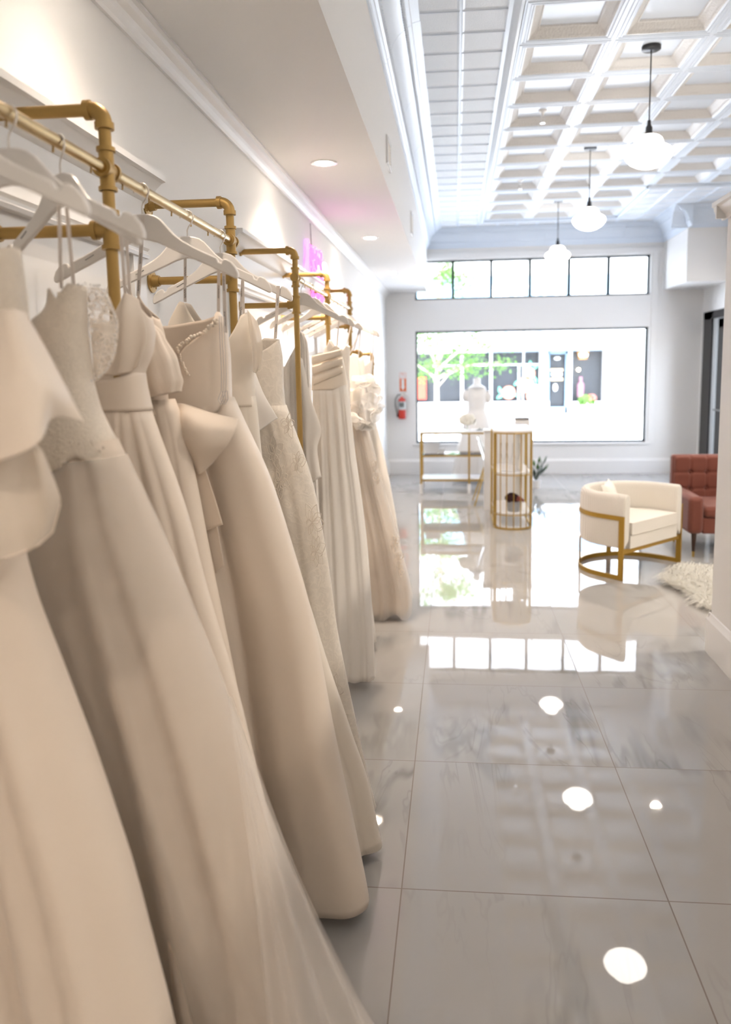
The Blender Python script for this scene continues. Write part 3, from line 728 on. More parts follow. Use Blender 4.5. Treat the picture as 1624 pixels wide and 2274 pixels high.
sheet('organza_flounce', M['organza'], g, [
     [(-.738, 1.100, 1.505), (-.689, 1.090, 1.506), (-.647, 1.090, 1.506), (-.619, 1.090, 1.502), (-.609, 1.100, 1.491)],
     [(-.717, 1.060, 1.443), (-.676, 1.060, 1.443), (-.627, 1.060, 1.446), (-.590, 1.060, 1.450), (-.590, 1.100, 1.434)],
     [(-.716, 1.050, 1.379), (-.668, 1.040, 1.384), (-.620, 1.040, 1.394), (-.590, 1.060, 1.404), (-.587, 1.100, 1.410)],
     [(-.722, 1.050, 1.319), (-.673, 1.040, 1.335), (-.627, 1.040, 1.347), (-.604, 1.060, 1.357), (-.604, 1.100, 1.369)]], nu=30, nv=40, wob=(.006, 3, 1))
MB().tube([(-.722, 1.050, 1.319), (-.673, 1.040, 1.335), (-.627, 1.040, 1.347), (-.604, 1.060, 1.357), (-.600, 1.095, 1.369), (-.587, 1.098, 1.410), (-.590, 1.098, 1.434)], .0016, 6).build('flounce_edge', M['satin'], g)
beads('sequins', M['crystal'], g, [(-.70, 1.075, 1.76), (-.66, 1.08, 1.70), (-.68, 1.07, 1.66)], .0022, .02, .02)

# 2 — beaded lace bodice with illusion back, big tulle skirt
g = gown(1.42, 'ivory ballgown with beaded lace bodice, illusion lace back and full tulle skirt')
shell('bodice', M['lace'], g, [(1.763, -.684), (1.694, -.686), (1.628, -.684), (1.586, -.683), (1.535, -.673), (1.496, -.656), (1.47, -.643), (1.44, -.632)], [(1.77, -.745), (1.72, -.75), (1.69, -.80), (1.6, -.84), (1.44, -.86)],
      [(2, 1.42), (0, 1.42)], [(1.77, .03), (1.6, .055), (1.44, .075)], 1.44, [(0, 1.70), (.05, 1.755), (.2, 1.757), (.45, 1.738), (.75, 1.765), (1, 1.763)], seed=2, nz=30, hem=.012)
shell('skirt', M['tulle_in'], g, [(1.50, -.650), (1.47, -.640), (1.404, -.612), (1.279, -.562), (1.16, -.525), (1.048, -.486), (.943, -.456), (.845, -.424), (.715, -.393), (.519, -.354), (.198, -.318), (.04, -.30)],
      [(1.5, -.84), (1.3, -.98), (.04, -1.03)], [(1.5, 1.42), (.04, 1.46)], [(1.5, .06), (1.3, .09), (.8, .11), (.04, .125)], .04, [(0, 1.45), (.5, 1.46), (1, 1.48)],
      fold=[(1.5, .003), (1.2, .012), (.7, .026), (.04, .036)], seed=21, nz=60, nth=200, hem=.01, crease=[(-.15, .10, .05, -.05), (.25, .07, .03, .02), (.62, .05, .025, .02)])
shell('tulle_overlayer', M['tulle'], g, [(1.45, -.628), (1.344, -.583), (1.16, -.518), (.987, -.460), (.815, -.415), (.605, -.347), (.441, -.286), (.284, -.213), (.165, -.136), (.035, -.09)],
      [(1.5, -.845), (1.3, -.985), (.04, -1.035)], [(1.5, 1.42), (.04, 1.46)], [(1.5, .068), (1.3, .101), (.8, .124), (.04, .142)], .035, [(0, 1.43), (1, 1.45)],
      fold=[(1.5, .003), (1.2, .012), (.7, .026), (.04, .036)], seed=21, nz=60, solid=0, hem=.012)
sheet('tulle_train', M['tulle'], g, [[(-.432, 1.385, .99), (-.430, 1.385, .99), (-.428, 1.39, .99)], [(-.385, 1.33, .66), (-.35, 1.35, .67), (-.325, 1.40, .66)], [(-.36, 1.30, .42), (-.28, 1.32, .43), (-.225, 1.40, .42)],
     [(-.34, 1.28, .22), (-.22, 1.30, .23), (-.13, 1.40, .22)], [(-.33, 1.26, .05), (-.18, 1.28, .05), (-.06, 1.40, .05)]], nu=40, nv=60, wob=(.022, 7, 2), solid=0)
sheet('illusion_back', M['illusion'], g, [[(-.69, 1.45, 1.762), (-.672, 1.44, 1.762), (-.654, 1.45, 1.761)], [(-.688, 1.44, 1.72), (-.662, 1.43, 1.722), (-.640, 1.45, 1.72)],
     [(-.686, 1.44, 1.68), (-.658, 1.43, 1.68), (-.634, 1.45, 1.69)], [(-.684, 1.44, 1.63), (-.662, 1.435, 1.628), (-.645, 1.45, 1.635)], [(-.690, 1.45, 1.585), (-.680, 1.445, 1.59), (-.664, 1.45, 1.605)]], solid=.001)
sheet('lined_cup', M['lining'], g, [[(-.795, 1.36, 1.735), (-.782, 1.352, 1.75), (-.77, 1.37, 1.74)], [(-.79, 1.355, 1.66), (-.776, 1.345, 1.67), (-.762, 1.37, 1.68)], [(-.765, 1.36, 1.58), (-.758, 1.352, 1.58), (-.752, 1.37, 1.59)]])
beads('edge_beading', M['crystal'], g, [(-.684, 1.405, 1.765), (-.655, 1.43, 1.763), (-.634, 1.445, 1.70), (-.645, 1.445, 1.635), (-.664, 1.44, 1.604), (-.684, 1.42, 1.585)], .0022, .006, .002)
beads('waist_beading', M['pearl'], g, [(-.64, 1.375, 1.47), (-.69, 1.36, 1.475), (-.76, 1.35, 1.455), (-.80, 1.35, 1.43)], .003, .008, .008)
loop(g, (-.702, 1.385, 1.90), (-.716, 1.40, 1.757)); loop(g, (-.688, 1.385, 1.895), (-.692, 1.40, 1.763))

# 3 — satin cowl gown
g = gown(1.66, 'ivory satin gown with knotted cowl shoulder and plain waistband')
shell('bodice', M['satin'], g, [(1.765, -.675), (1.735, -.657), (1.687, -.650), (1.649, -.657), (1.611, -.676), (1.60, -.680)], [(1.765, -.72), (1.71, -.735), (1.6, -.79)], [(2, 1.665), (0, 1.665)], [(1.77, .018), (1.7, .04), (1.6, .048)], 1.598,
      [(0, 1.69), (.45, 1.725), (.65, 1.762), (.8, 1.755), (1, 1.72)], fold=[(1.77, .004), (1.6, .002)], seed=3, nz=24)
shell('waistband', M['satin'], g, [(1.605, -.679), (1.572, -.676), (1.528, -.668), (1.52, -.668)], [(1.61, -.79), (1.52, -.80)], [(2, 1.665), (0, 1.665)], [(1.61, .050), (1.52, .053)], 1.522, [(0, 1.585), (.5, 1.59), (1, 1.606)], seed=31, nz=10)
shell('skirt', M['satin'], g, [(1.527, -.672), (1.463, -.653), (1.393, -.628), (1.281, -.595), (1.155, -.572), (1.016, -.539), (.884, -.504), (.75, -.479), (.565, -.444), (.325, -.40), (.04, -.37)],
      [(1.53, -.79), (1.3, -.93), (.04, -1.02)], [(1.53, 1.665), (.04, 1.69)], [(1.53, .05), (1.2, .055), (.04, .06)], .04, [(0, 1.53), (1, 1.53)], fold=[(1.53, .002), (1.2, .014), (.04, .022)], seed=32, nth=200, crease=[(.55, .06, .03, .03), (.25, .08, .04, 0), (.82, .04, .018, 0)])
sheet('shoulder_knot', M['satin'], g, [[(-.70, 1.63, 1.755), (-.688, 1.615, 1.768), (-.668, 1.635, 1.757)], [(-.725, 1.622, 1.715), (-.690, 1.60, 1.72), (-.655, 1.63, 1.715)], [(-.745, 1.615, 1.65), (-.70, 1.605, 1.64), (-.652, 1.63, 1.672)], [(-.765, 1.612, 1.605), (-.71, 1.61, 1.60), (-.672, 1.63, 1.615)]], wob=(.005, 5, .6))
loop(g, (-.70, 1.64, 1.89), (-.70, 1.645, 1.745)); loop(g, (-.688, 1.64, 1.885), (-.690, 1.645, 1.75))

# 4 — off-shoulder satin gown with puffed sleeve
g = gown(1.85, 'ivory satin off-shoulder gown with puffed sleeve beside the beaded gown')
shell('bodice', M['satin2'], g, [(1.80, -.74), (1.75, -.715), (1.707, -.700), (1.632, -.690), (1.54, -.70), (1.50, -.69)], [(1.8, -.785), (1.70, -.86), (1.5, -.88)], [(2, 1.85), (0, 1.85)], [(1.8, .02), (1.65, .045), (1.5, .05)], 1.50,
      [(0, 1.70), (.35, 1.76), (.5, 1.795), (.7, 1.765), (1, 1.73)], seed=4, nz=26)
shell('skirt', M['satin2'], g, [(1.55, -.685), (1.513, -.667), (1.436, -.654), (1.314, -.633), (1.131, -.609), (.967, -.583), (.787, -.556), (.689, -.543), (.515, -.509), (.206, -.449), (.04, -.42)],
      [(1.55, -.86), (1.3, -.95), (.04, -1.02)], [(1.55, 1.85), (.04, 1.87)], [(1.55, .045), (1.2, .055), (.04, .06)], .04, [(0, 1.53), (1, 1.54)], fold=[(1.55, .002), (1.2, .012), (.04, .02)], seed=41, nth=200, crease=[(.5, .07, .035, .05), (.8, .04, .02, 0)])
def sleeve(name, mat, parent, path, rad, squash=.6, wob=.004, n=40, solid=.0014):
    P = np.array(path, float)
    def fn(u, v):
        f = u * (len(P) - 1); i = min(int(f), len(P) - 2); f -= i; f2 = f * f * (3 - 2 * f)
        c = P[i] * (1 - f) + P[i + 1] * f; r = rad[i] * (1 - f2) + rad[i + 1] * f2; a = 2 * PI * v
        rr = r + wob * math.sin(9 * a + 4 * u)
        return (c[0] + rr * math.cos(a), c[1] + rr * math.sin(a) * squash, c[2] + .15 * rr * math.cos(a))
    return MB().grid(fn, 24, n, cv=True).build(name, mat, parent, solid=solid, ang=180)
sleeve('puffed_sleeve', M['satin'], g, [(-.738, 1.80, 1.735), (-.720, 1.79, 1.68), (-.702, 1.785, 1.625), (-.690, 1.788, 1.580), (-.683, 1.79, 1.552)], [.014, .044, .056, .054, .042], .62, .003)
loop(g, (-.762, 1.925, 1.985), (-.776, 1.90, 1.79), w=.010, text='~', n=3, size=.0042)

# 5 — beaded strapless gown with large bow
g = gown(2.02, 'cream strapless ballgown with beaded sweetheart neckline and large satin bow')
R5 = [(1.765, -.612), (1.745, -.600), (1.725, -.588), (1.644, -.582), (1.574, -.583), (1.53, -.584), (1.50, -.58)]
shell('bodice', M['satin2'], g, R5, [(1.765, -.86), (1.5, -.80)], [(2, 2.0), (0, 2.0)], [(1.765, .055), (1.5, .065)], 1.50,
      [(0, 1.70), (.30, 1.66), (.48, 1.60), (.56, 1.648), (.63, 1.668), (.85, 1.705), (.95, 1.735), (1, 1.755)], [(0, 1.72), (.4, 1.728), (.75, 1.74), (1, 1.758)], seed=5, nz=30)
shell('skirt', M['satin2'], g, [(1.545, -.583), (1.53, -.580), (1.484, -.559), (1.417, -.532), (1.343, -.5), (1.231, -.469), (1.103, -.437), (.972, -.405), (.838, -.383), (.659, -.36), (.446, -.328), (.284, -.3), (.119, -.274), (.035, -.263)],
      [(1.55, -.80), (1.3, -.92), (.04, -1.0)], [(1.55, 2.0), (1.3, 2.03), (.04, 2.13)], [(1.55, .066), (1.2, .075), (.6, .08), (.04, .085)], .032, [(0, 1.47), (.6, 1.485), (.85, 1.50), (1, 1.538)],
      fold=[(1.55, .002), (1.3, .016), (.8, .026), (.04, .03)], seed=52, nz=64, nth=200, waves=[(2.2, 2.3, .75), (4.6, .6, .25)], crease=[(-.02, .09, .085, -.10), (.28, .06, .03, 0), (-.45, .1, .05, 0)], boxy=(.7, .62))
for jj in range(2): beads('neckline_beading', M['pearl'], g, [(-.590, 1.94, 1.732), (-.612, 1.938, 1.712), (-.643, 1.936, 1.694), (-.67, 1.934, 1.680), (-.694, 1.933, 1.666)], .0036 + .001 * jj, .0045, .0045)
beads('cup_beading', M['pearl'], g, [(-.694, 1.932, 1.664), (-.688, 1.932, 1.635), (-.678, 1.931, 1.612), (-.668, 1.931, 1.590)], .0035, .005, .002)
sheet('bow', M['satin2'], g, [[(-.70, 1.915, 1.525), (-.665, 1.885, 1.525), (-.60, 1.875, 1.505), (-.537, 1.90, 1.486)],
     [(-.70, 1.90, 1.510), (-.66, 1.85, 1.50), (-.60, 1.83, 1.47), (-.538, 1.875, 1.462)],
     [(-.698, 1.89, 1.498), (-.668, 1.845, 1.462), (-.62, 1.825, 1.43), (-.555, 1.865, 1.427)],
     [(-.69, 1.895, 1.48), (-.675, 1.865, 1.435), (-.635, 1.85, 1.395), (-.585, 1.88, 1.395)],
     [(-.685, 1.915, 1.465), (-.67, 1.90, 1.405), (-.640, 1.88, 1.353), (-.610, 1.90, 1.372)]], wob=(.006, 2.4, 2))
sheet('sash_tail', M['satin2'], g, [[(-.672, 1.91, 1.43), (-.64, 1.90, 1.42)], [(-.660, 1.91, 1.36), (-.626, 1.90, 1.36)], [(-.648, 1.91, 1.28), (-.606, 1.90, 1.29)], [(-.636, 1.91, 1.203), (-.588, 1.90, 1.22)]], nu=20, nv=8)
sheet('sash_tail', M['satin2'], g, [[(-.650, 1.93, 1.25), (-.618, 1.925, 1.25)], [(-.636, 1.93, 1.17), (-.606, 1.925, 1.18)], [(-.622, 1.93, 1.085), (-.598, 1.925, 1.108)]], nu=16, nv=8)
for k, dx in enumerate((0, .006, .012)):
    x = -.588 + dx
    MB().tube([(x, 1.945, 1.74), (x + .004, 1.93, 1.68), (x + .006, 1.925, 1.60), (x + .004, 1.922, 1.555), (x - .004, 1.92, 1.535), (x + .002, 1.918, 1.522), (x + .009, 1.92, 1.535), (x + .007, 1.923, 1.556)], .0014, 6).build('lacing_cord', M['ribbon'], g)
loop(g, (-.585, 1.952, 1.875), (-.603, 1.99, 1.755), w=.008, text='ELYSEE EDITIONS', n=1, size=.0042); loop(g, (-.573, 1.95, 1.872), (-.577, 1.955, 1.70), w=.009, text='ELYSEE EDITIONS', n=2, size=.0045)

# 6 — plain mikado gown
g = gown(2.3, 'plain ivory v-neck gown with a sheer white frill, between the beaded and lace gowns')
shell('bodice', M['crepe'], g, [(1.82, -.61), (1.775, -.608), (1.728, -.592), (1.662, -.585), (1.596, -.60), (1.50, -.598)], [(1.82, -.83), (1.74, -.85), (1.5, -.85)], [(2, 2.3), (0, 2.3)], [(1.82, .03), (1.7, .055), (1.5, .06)], 1.50,
      [(0, 1.74), (.12, 1.81), (.2, 1.805), (.4, 1.74), (.55, 1.66), (.75, 1.70), (.92, 1.765), (1, 1.775)], seed=6, nz=30)
shell('skirt', M['crepe'], g, [(1.55, -.599), (1.433, -.591), (1.349, -.59), (1.235, -.575), (1.075, -.527), (.895, -.464), (.694, -.414), (.519, -.362), (.372, -.321), (.30, -.295), (.035, -.25)], [(1.55, -.85), (1.3, -.92), (.04, -1.02)],
      [(1.55, 2.3), (.04, 2.40)], [(1.55, .058), (1.2, .07), (.04, .09)], .035, [(0, 1.53), (1, 1.53)], fold=[(1.55, .002), (1.2, .014), (.04, .028)], seed=61, nth=200, crease=[(.6, .05, .03, .05), (.86, .03, .02, 0)])
sheet('neck_frill', M['organza'], g, [[(-.600, 2.265, 1.78), (-.586, 2.25, 1.765), (-.574, 2.27, 1.745)], [(-.594, 2.25, 1.72), (-.574, 2.235, 1.715), (-.560, 2.26, 1.70)], [(-.588, 2.25, 1.66), (-.570, 2.235, 1.65), (-.560, 2.26, 1.655)], [(-.588, 2.26, 1.60), (-.580, 2.25, 1.60), (-.570, 2.265, 1.605)]], wob=(.006, 3, 1))
loop(g, (-.615, 2.275, 1.865), (-.628, 2.285, 1.755), text='~', n=2, size=.0042); loop(g, (-.612, 2.272, 1.868), (-.616, 2.28, 1.77))
loop(g, (-.778, 2.265, 1.93), (-.79, 2.28, 1.808), w=.009, text='~', n=2, size=.0042)
loop(g, (-.963, 2.24, 1.872), (-.93, 2.27, 1.79), text='~', n=1, size=.0042)

# 7 — corded lace gown with detached sleeve
g = gown(2.62, 'ivory floral lace gown with folded satin sleeve, last on the nearest rack')
shell('bodice', M['lace2'], g, [(1.71, -.586), (1.654, -.577), (1.564, -.577), (1.495, -.574), (1.48, -.570)], [(1.71, -.70), (1.64, -.74), (1.48, -.78)], [(2, 2.60), (0, 2.60)], [(1.71, .035), (1.48, .055)], 1.48,
      [(0, 1.61), (.3, 1.63), (.6, 1.668), (1, 1.703)], [(0, 1.68), (.5, 1.715), (1, 1.71)], seed=7, nz=26)
shell('skirt', M['lace2'], g, [(1.50, -.573), (1.441, -.556), (1.356, -.525), (1.253, -.493), (1.126, -.467), (.996, -.45), (.864, -.432), (.729, -.421), (.593, -.399), (.454, -.375), (.313, -.349), (.169, -.324), (.069, -.299), (.03, -.290)], [(1.5, -.77), (1.3, -.90), (.04, -1.0)],
      [(1.5, 2.60), (.04, 2.63)], [(1.5, .055), (1.2, .06), (.04, .062)], .032, [(0, 1.49), (1, 1.49)], fold=[(1.5, .002), (1.1, .012), (.04, .018)], seed=71, hem=.006)
sheet('folded_sleeve', M['white_satin'], g, [[(-.70, 2.54, 1.625), (-.672, 2.53, 1.625), (-.655, 2.54, 1.60)], [(-.70, 2.52, 1.55), (-.665, 2.505, 1.55), (-.626, 2.52, 1.535)], [(-.695, 2.51, 1.48), (-.655, 2.495, 1.48), (-.600, 2.51, 1.49)], [(-.69, 2.51, 1.40), (-.640, 2.495, 1.412), (-.580, 2.52, 1.45)]], wob=(.005, 3, 1))
def flower_applique(parent, cx, cz, yf, s, seed):
    rg = random.Random(seed); mb = MB()
    for k in range(11):
        a = 2 * PI * k / 11 + rg.uniform(-.25, .25); r = s * rg.uniform(.45, 1.15)
        pts = []
        for i in range(10):
            q = PI * i / 9; w = math.sin(q) * .28 * r; l = r * i / 9
            pts.append((l, w))
        lo = [(l, -w) for l, w in pts[::-1]]
        P = [(cx + (l * math.cos(a) - w * math.sin(a)) * .55, yf(cz + l * math.sin(a) + w * math.cos(a)), cz + l * math.sin(a) + w * math.cos(a)) for l, w in pts + lo]
        mb.tube(P, .0010, 6, closed=True)
    return mb.build('lace_applique', M['crepe'], parent)
for cx, cz, s in ((-.55, 1.43, .05), (-.60, 1.33, .06), (-.585, 1.24, .06), (-.525, 1.30, .05), (-.48, 1.10, .07), (-.47, 1.0, .06), (-.42, .52, .06), (-.405, .38, .07), (-.44, .28, .06), (-.37, .26, .05)):
    flower_applique(g, cx, cz, lambda z: 2.60 + .03 * (1.5 - z) / 1.5 - .060 - .013 * min(1, (1.5 - z)), s, int(cx * -1000))
loop(g, (-.578, 2.585, 1.88), (-.592, 2.575, 1.71), w=.010, text='~', n=2, size=.0045); loop(g, (-.582, 2.587, 1.88), (-.60, 2.60, 1.71))

# second rack -------------------------------------------------------------
g = gown(3.92, 'pale gown with a cascading side ruffle behind the third gold post')
shell('gown_body', M['chiffon'], g, [(1.86, -.80), (1.80, -.74), (1.7, -.735), (1.5, -.73), (1.3, -.715), (1.0, -.705), (.04, -.69)], [(1.86, -.84), (1.7, -.93), (1.4, -.95), (.04, -1.0)], [(2, 3.92), (0, 3.92)], [(1.86, .02), (1.6, .045), (.04, .05)], .05,
      [(0, 1.66), (.4, 1.62), (.7, 1.74), (.9, 1.80), (1, 1.78)], fold=[(1.86, .002), (1.5, .009), (.04, .013)], seed=8, sharp=True, waves=[(8, 1, .6), (13, 2, .4)])
sheet('cascading_ruffle', M['chiffon'], g, [[(-.785, 3.86, 1.69), (-.77, 3.845, 1.68), (-.755, 3.86, 1.66)], [(-.775, 3.85, 1.50), (-.745, 3.84, 1.48), (-.715, 3.855, 1.46)], [(-.765, 3.85, 1.36), (-.72, 3.835, 1.35), (-.670, 3.85, 1.315)], [(-.755, 3.85, 1.22), (-.725, 3.835, 1.20), (-.692, 3.85, 1.215)], [(-.745, 3.85, 1.04), (-.715, 3.84, 1.05), (-.676, 3.85, 1.075)]], wob=(.008, 3, 2))
loop(g, (-.80, 3.93, 1.93), (-.79, 3.92, 1.80))
g = gown(4.2, 'pale strapless crossover sheath gown with pleated bust before the fourth gold post')
shell('skirt', M['chiffon'], g, [(1.54, -.583), (1.491, -.577), (1.35, -.556), (1.187, -.537), (.958, -.499), (.732, -.467), (.511, -.446), (.293, -.429), (.164, -.421), (.04, -.417)], [(1.54, -.77), (1.3, -.76), (.8, -.75), (.04, -.72)],
      [(1.54, 4.2), (1.0, 4.05), (.04, 3.80)], [(1.54, .05), (1.0, .065), (.04, .075)], .045, [(0, 1.50), (.6, 1.50), (1, 1.53)], fold=[(1.54, .003), (1.3, .012), (.04, .016)], seed=91, sharp=True, waves=[(2.3, .4, .7), (5, 2, .3)])
shell('bodice', M['crepe'], g, [(1.745, -.622), (1.70, -.61), (1.609, -.592), (1.52, -.580)], [(1.745, -.76), (1.5, -.775)], [(2, 4.2), (0, 4.2)], [(1.745, .04), (1.5, .052)], 1.50, [(0, 1.62), (.35, 1.665), (.7, 1.715), (.92, 1.738), (1, 1.72)], [(0, 1.70), (.5, 1.70), (1, 1.73)], seed=9, nz=20)
b = MB()
for z0, z1 in ((1.655, 1.70), (1.60, 1.655), (1.545, 1.61)):
    b.grid(lambda u, v, z0=z0, z1=z1: (-.762 + .165 * v, 4.148 - .008 * math.sin(PI * u) + .03 * (v - .5) ** 2, (z0 + (z1 - z0) * v) + (.05 - .012 * v) * (1 - u) * .95 - .02), 6, 16)
b.build('pleated_bust', M['crepe'], g, solid=.0012, ang=180)
loop(g, (-.62, 4.21, 1.88), (-.632, 4.2, 1.735))
g = gown(4.5, 'pale chiffon gown with narrow pleated skirt, behind the crossover sheath')
shell('skirt', M['chiffon'], g, [(1.55, -.612), (1.327, -.606), (.941, -.564), (.558, -.52), (.253, -.487), (.124, -.469), (.05, -.462)], [(1.55, -.76), (1.3, -.76), (.04, -.73)], [(1.55, 4.52), (1, 4.44), (.04, 4.32)], [(1.55, .045), (1.0, .06), (.04, .07)], .055,
      [(0, 1.55), (1, 1.55)], fold=[(1.55, .003), (1.2, .012), (.04, .02)], seed=101, sharp=True)
shell('bodice', M['chiffon'], g, [(1.80, -.63), (1.738, -.605), (1.584, -.614), (1.54, -.612)], [(1.80, -.76), (1.54, -.765)], [(2, 4.52), (0, 4.52)], [(1.8, .03), (1.54, .045)], 1.54, [(0, 1.70), (.3, 1.78), (.6, 1.69), (.9, 1.75), (1, 1.74)], seed=10, nz=20)
loop(g, (-.60, 4.55, 1.87), (-.625, 4.53, 1.75))
g = gown(4.95, 'pale tulle gown with a large organza flower ruffle at the shoulder')
shell('bodice', M['chiffon'], g, [(1.76, -.63), (1.695, -.615), (1.581, -.60), (1.38, -.60)], [(1.76, -.80), (1.38, -.80)], [(2, 4.97), (0, 4.97)], [(1.76, .03), (1.38, .05)], 1.38, [(0, 1.68), (.3, 1.74), (.55, 1.66), (.85, 1.71), (1, 1.70)], seed=12, nz=18)
shell('skirt', M['tulle_in'], g, [(1.40, -.60), (1.298, -.585), (1.1, -.535), (.846, -.475), (.593, -.405), (.369, -.352), (.173, -.305), (.06, -.31)], [(1.4, -.78), (1.2, -.78), (.6, -.735), (.04, -.72)], [(1.4, 4.96), (.04, 4.93)], [(1.4, .05), (1.0, .075), (.04, .10)], .05, [(0, 1.39), (1, 1.39)],
      fold=[(1.4, .003), (1., .014), (.04, .03)], seed=121, hem=.012)
shell('tulle_overlayer', M['tulle'], g, [(1.40, -.59), (1.298, -.575), (1.1, -.522), (.846, -.459), (.593, -.388), (.369, -.332), (.173, -.284), (.04, -.29)], [(1.4, -.78), (1.2, -.775), (.6, -.73), (.04, -.71)], [(1.4, 4.96), (.04, 4.92)], [(1.4, .06), (1.0, .09), (.04, .125)], .035, [(0, 1.39), (1, 1.39)],
      fold=[(1.4, .003), (1., .016), (.04, .035)], seed=121, solid=0, hem=.02)
b = MB(); rg = random.Random(5)
for k in range(26):
    th, phi = rg.uniform(0, 2 * PI), rg.uniform(0, PI); c = Vector((-.565 + .068 * math.cos(th) * math.sin(phi), 4.86 + .05 * math.sin(th) * math.sin(phi) - .01, 1.405 + .13 * math.cos(phi)))
    n = Vector((math.cos(th) * math.sin(phi), math.sin(th) * math.sin(phi), math.cos(phi))); t1 = n.orthogonal().normalized(); t2 = n.cross(t1); R = rg.uniform(.045, .075); ph = rg.uniform(0, 6)
    b.grid(lambda u, v: tuple(c + (t1 * math.cos(2 * PI * v) + t2 * math.sin(2 * PI * v)) * R * u + n * (.028 * u * u + .010 * u * math.sin(2 * PI * 4 * v + ph))), 5, 24, cv=True)
b.build('flower_ruffle', M['white_organza'], g, ang=180)
for cx, cz, s in ((-.50, 1.02, .05), (-.49, .93, .05), (-.385, .52, .06), (-.365, .42, .06), (-.36, .33, .05)):
    flower_applique(g, cx, cz, lambda z: 4.855 - .02 * (1.4 - z), s, int(cx * -1000) + 3)
loop(g, (-.60, 4.94, 1.86), (-.64, 4.96, 1.73)); loop(g, (-.59, 4.94, 1.86), (-.67, 4.96, 1.70))
g = gown(5.2, 'pale draped gown half hidden behind the flower-ruffle gown')
shell('gown_body', M['chiffon'], g, [(1.72, -.61), (1.6, -.60), (1.3, -.60), (.8, -.52), (.05, -.44)], [(1.72, -.82), (1.2, -.86), (.05, -.92)], [(2, 5.22), (0, 5.2)], [(1.72, .03), (1.3, .045), (.05, .06)], .05, [(0, 1.66), (.4, 1.7), (.7, 1.66), (1, 1.70)], fold=[(1.7, .002), (1.2, .01), (.05, .018)], seed=13)
loop(g, (-.62, 5.16, 1.86), (-.64, 5.2, 1.70))
g = gown(5.5, 'pale tulle gown farthest down the second rack, with floral skirt border')
shell('bodice', M['white_satin'], g, [(1.70, -.583), (1.672, -.579), (1.578, -.588), (1.33, -.59)], [(1.7, -.78), (1.33, -.80)], [(2, 5.5), (0, 5.5)], [(1.7, .03), (1.33, .05)], 1.33, [(0, 1.60), (.4, 1.64), (.7, 1.63), (1, 1.675)], seed=14, nz=16)
shell('skirt', M['chiffon'], g, [(1.36, -.59), (1.218, -.56), (1.045, -.514), (.856, -.477), (.572, -.428), (.05, -.36)], [(1.36, -.80), (1.1, -.9), (.05, -.98)], [(1.36, 5.5), (0, 5.46)], [(1.36, .05), (1.0, .06), (.05, .08)], .05, [(0, 1.34), (1, 1.34)], fold=[(1.36, .002), (1., .012), (.05, .022)], seed=141, hem=.01)
loop(g, (-.59, 5.57, 1.86), (-.60, 5.52, 1.66)); loop(g, (-.575, 5.57, 1.86), (-.585, 5.52, 1.66))

# ------------------------------------------------------------------ cream barrel chair
fM = Vector((1.535, 6.178, 0)); U = Vector((.704, .710, 0)); Bk = Vector((-.710, .704, 0))
def CH(u, bk, z): return fM + U * u + Bk * bk + Vector((0, 0, z))
RO, RI, CC = .405, .335, .19
def arc_pts(R, n=28, ext=0.):
    p = [(-R, -ext)] + [(-R, CC * i / 4) for i in range(0, 4)]
    p += [(-R * math.cos(PI * i / n), CC + R * math.sin(PI * i / n)) for i in range(n + 1)]
    return p + [(R, CC * (3 - i) / 4) for i in range(0, 4)] + [(R, -ext)]
t = thing('barrel_chair', (fM.x, fM.y, 0), 'cream barrel armchair with gold flat-bar frame on the marble floor', 'armchair')
po, pi_ = arc_pts(RO)[1:-1], arc_pts(RI)[1:-1]; k = len(po)
b = MB()
prof_s = [('o', .235, -.004), ('o', .29, .004), ('o', .45, .006), ('o', .60, .002), ('o', .635, -.006), ('m', .655, -.3), ('i', .640, .004), ('i', .60, -.002), ('i', .36, .0), ('i', .30, 0)]
def shell_pt(i, s):
    kind, z, d = s; a, c = Vector((*po[i], 0)), Vector((*pi_[i], 0)); n = (a - c).normalized()
    if kind == 'o': q = a + n * d
    elif kind == 'i': q = c + n * d
    else: q = (a + c) / 2
    return CH(q.x, q.y, z)
base = len(b.v)
for i in range(k):
    for s in prof_s: b.v.append(tuple(shell_pt(i, s)))
m = len(prof_s)
for i in range(k - 1):
    for j in range(m):
        j2 = (j + 1) % m; b.f.append((i * m + j, (i + 1) * m + j, (i + 1) * m + j2, i * m + j2))
b.f.append(tuple(range(m))); b.f.append(tuple(range((k - 1) * m, k * m))[::-1])
b.build('barrel_back', M['boucle'], t, bevel=.012, ang=60)
b = MB()
inner = [(-RI + .002, .0)] + [(x * .985, y) for x, y in pi_] + [(RI - .002, .0)]
b.poly([tuple(CH(x, y - .005, .235)) for x, y in inner], (0, 0, .10)); b.build('seat_base', M['boucle_plain'], t, bevel=.01)
b = MB(); cush = [(x * .97, y * .97 - .012) for x, y in inner]
b.poly([tuple(CH(x, y, .338)) for x, y in cush], (0, 0, .095)); b.build('seat_cushion', M['boucle_plain'], t, bevel=.028)
def flat_ring(pts, z0, z1, off, th, mb):
    P = [Vector((x, y, 0)) for x, y in pts]
    for a, c in zip(P, P[1:]):
        d = (c - a).normalized(); n = Vector((d.y, -d.x, 0)); n = n if n.dot((a + c) / 2 - Vector((0, CC, 0))) > 0 else -n
        q = [a + n * off, c + n * off, c + n * (off + th), a + n * (off + th)]
        v = [CH(p.x, p.y, z) for z in (z0, z1) for p in q]
        mb.add(v, [(0, 1, 2, 3), (4, 5, 6, 7), (0, 1, 5, 4), (1, 2, 6, 5), (2, 3, 7, 6), (3, 0, 4, 7)])
full = arc_pts(RO)
b = MB(); flat_ring(full[1:-1], .455, .490, .003, .010, b); b.build('back_band', M['chair_gold'], t, smooth=False)
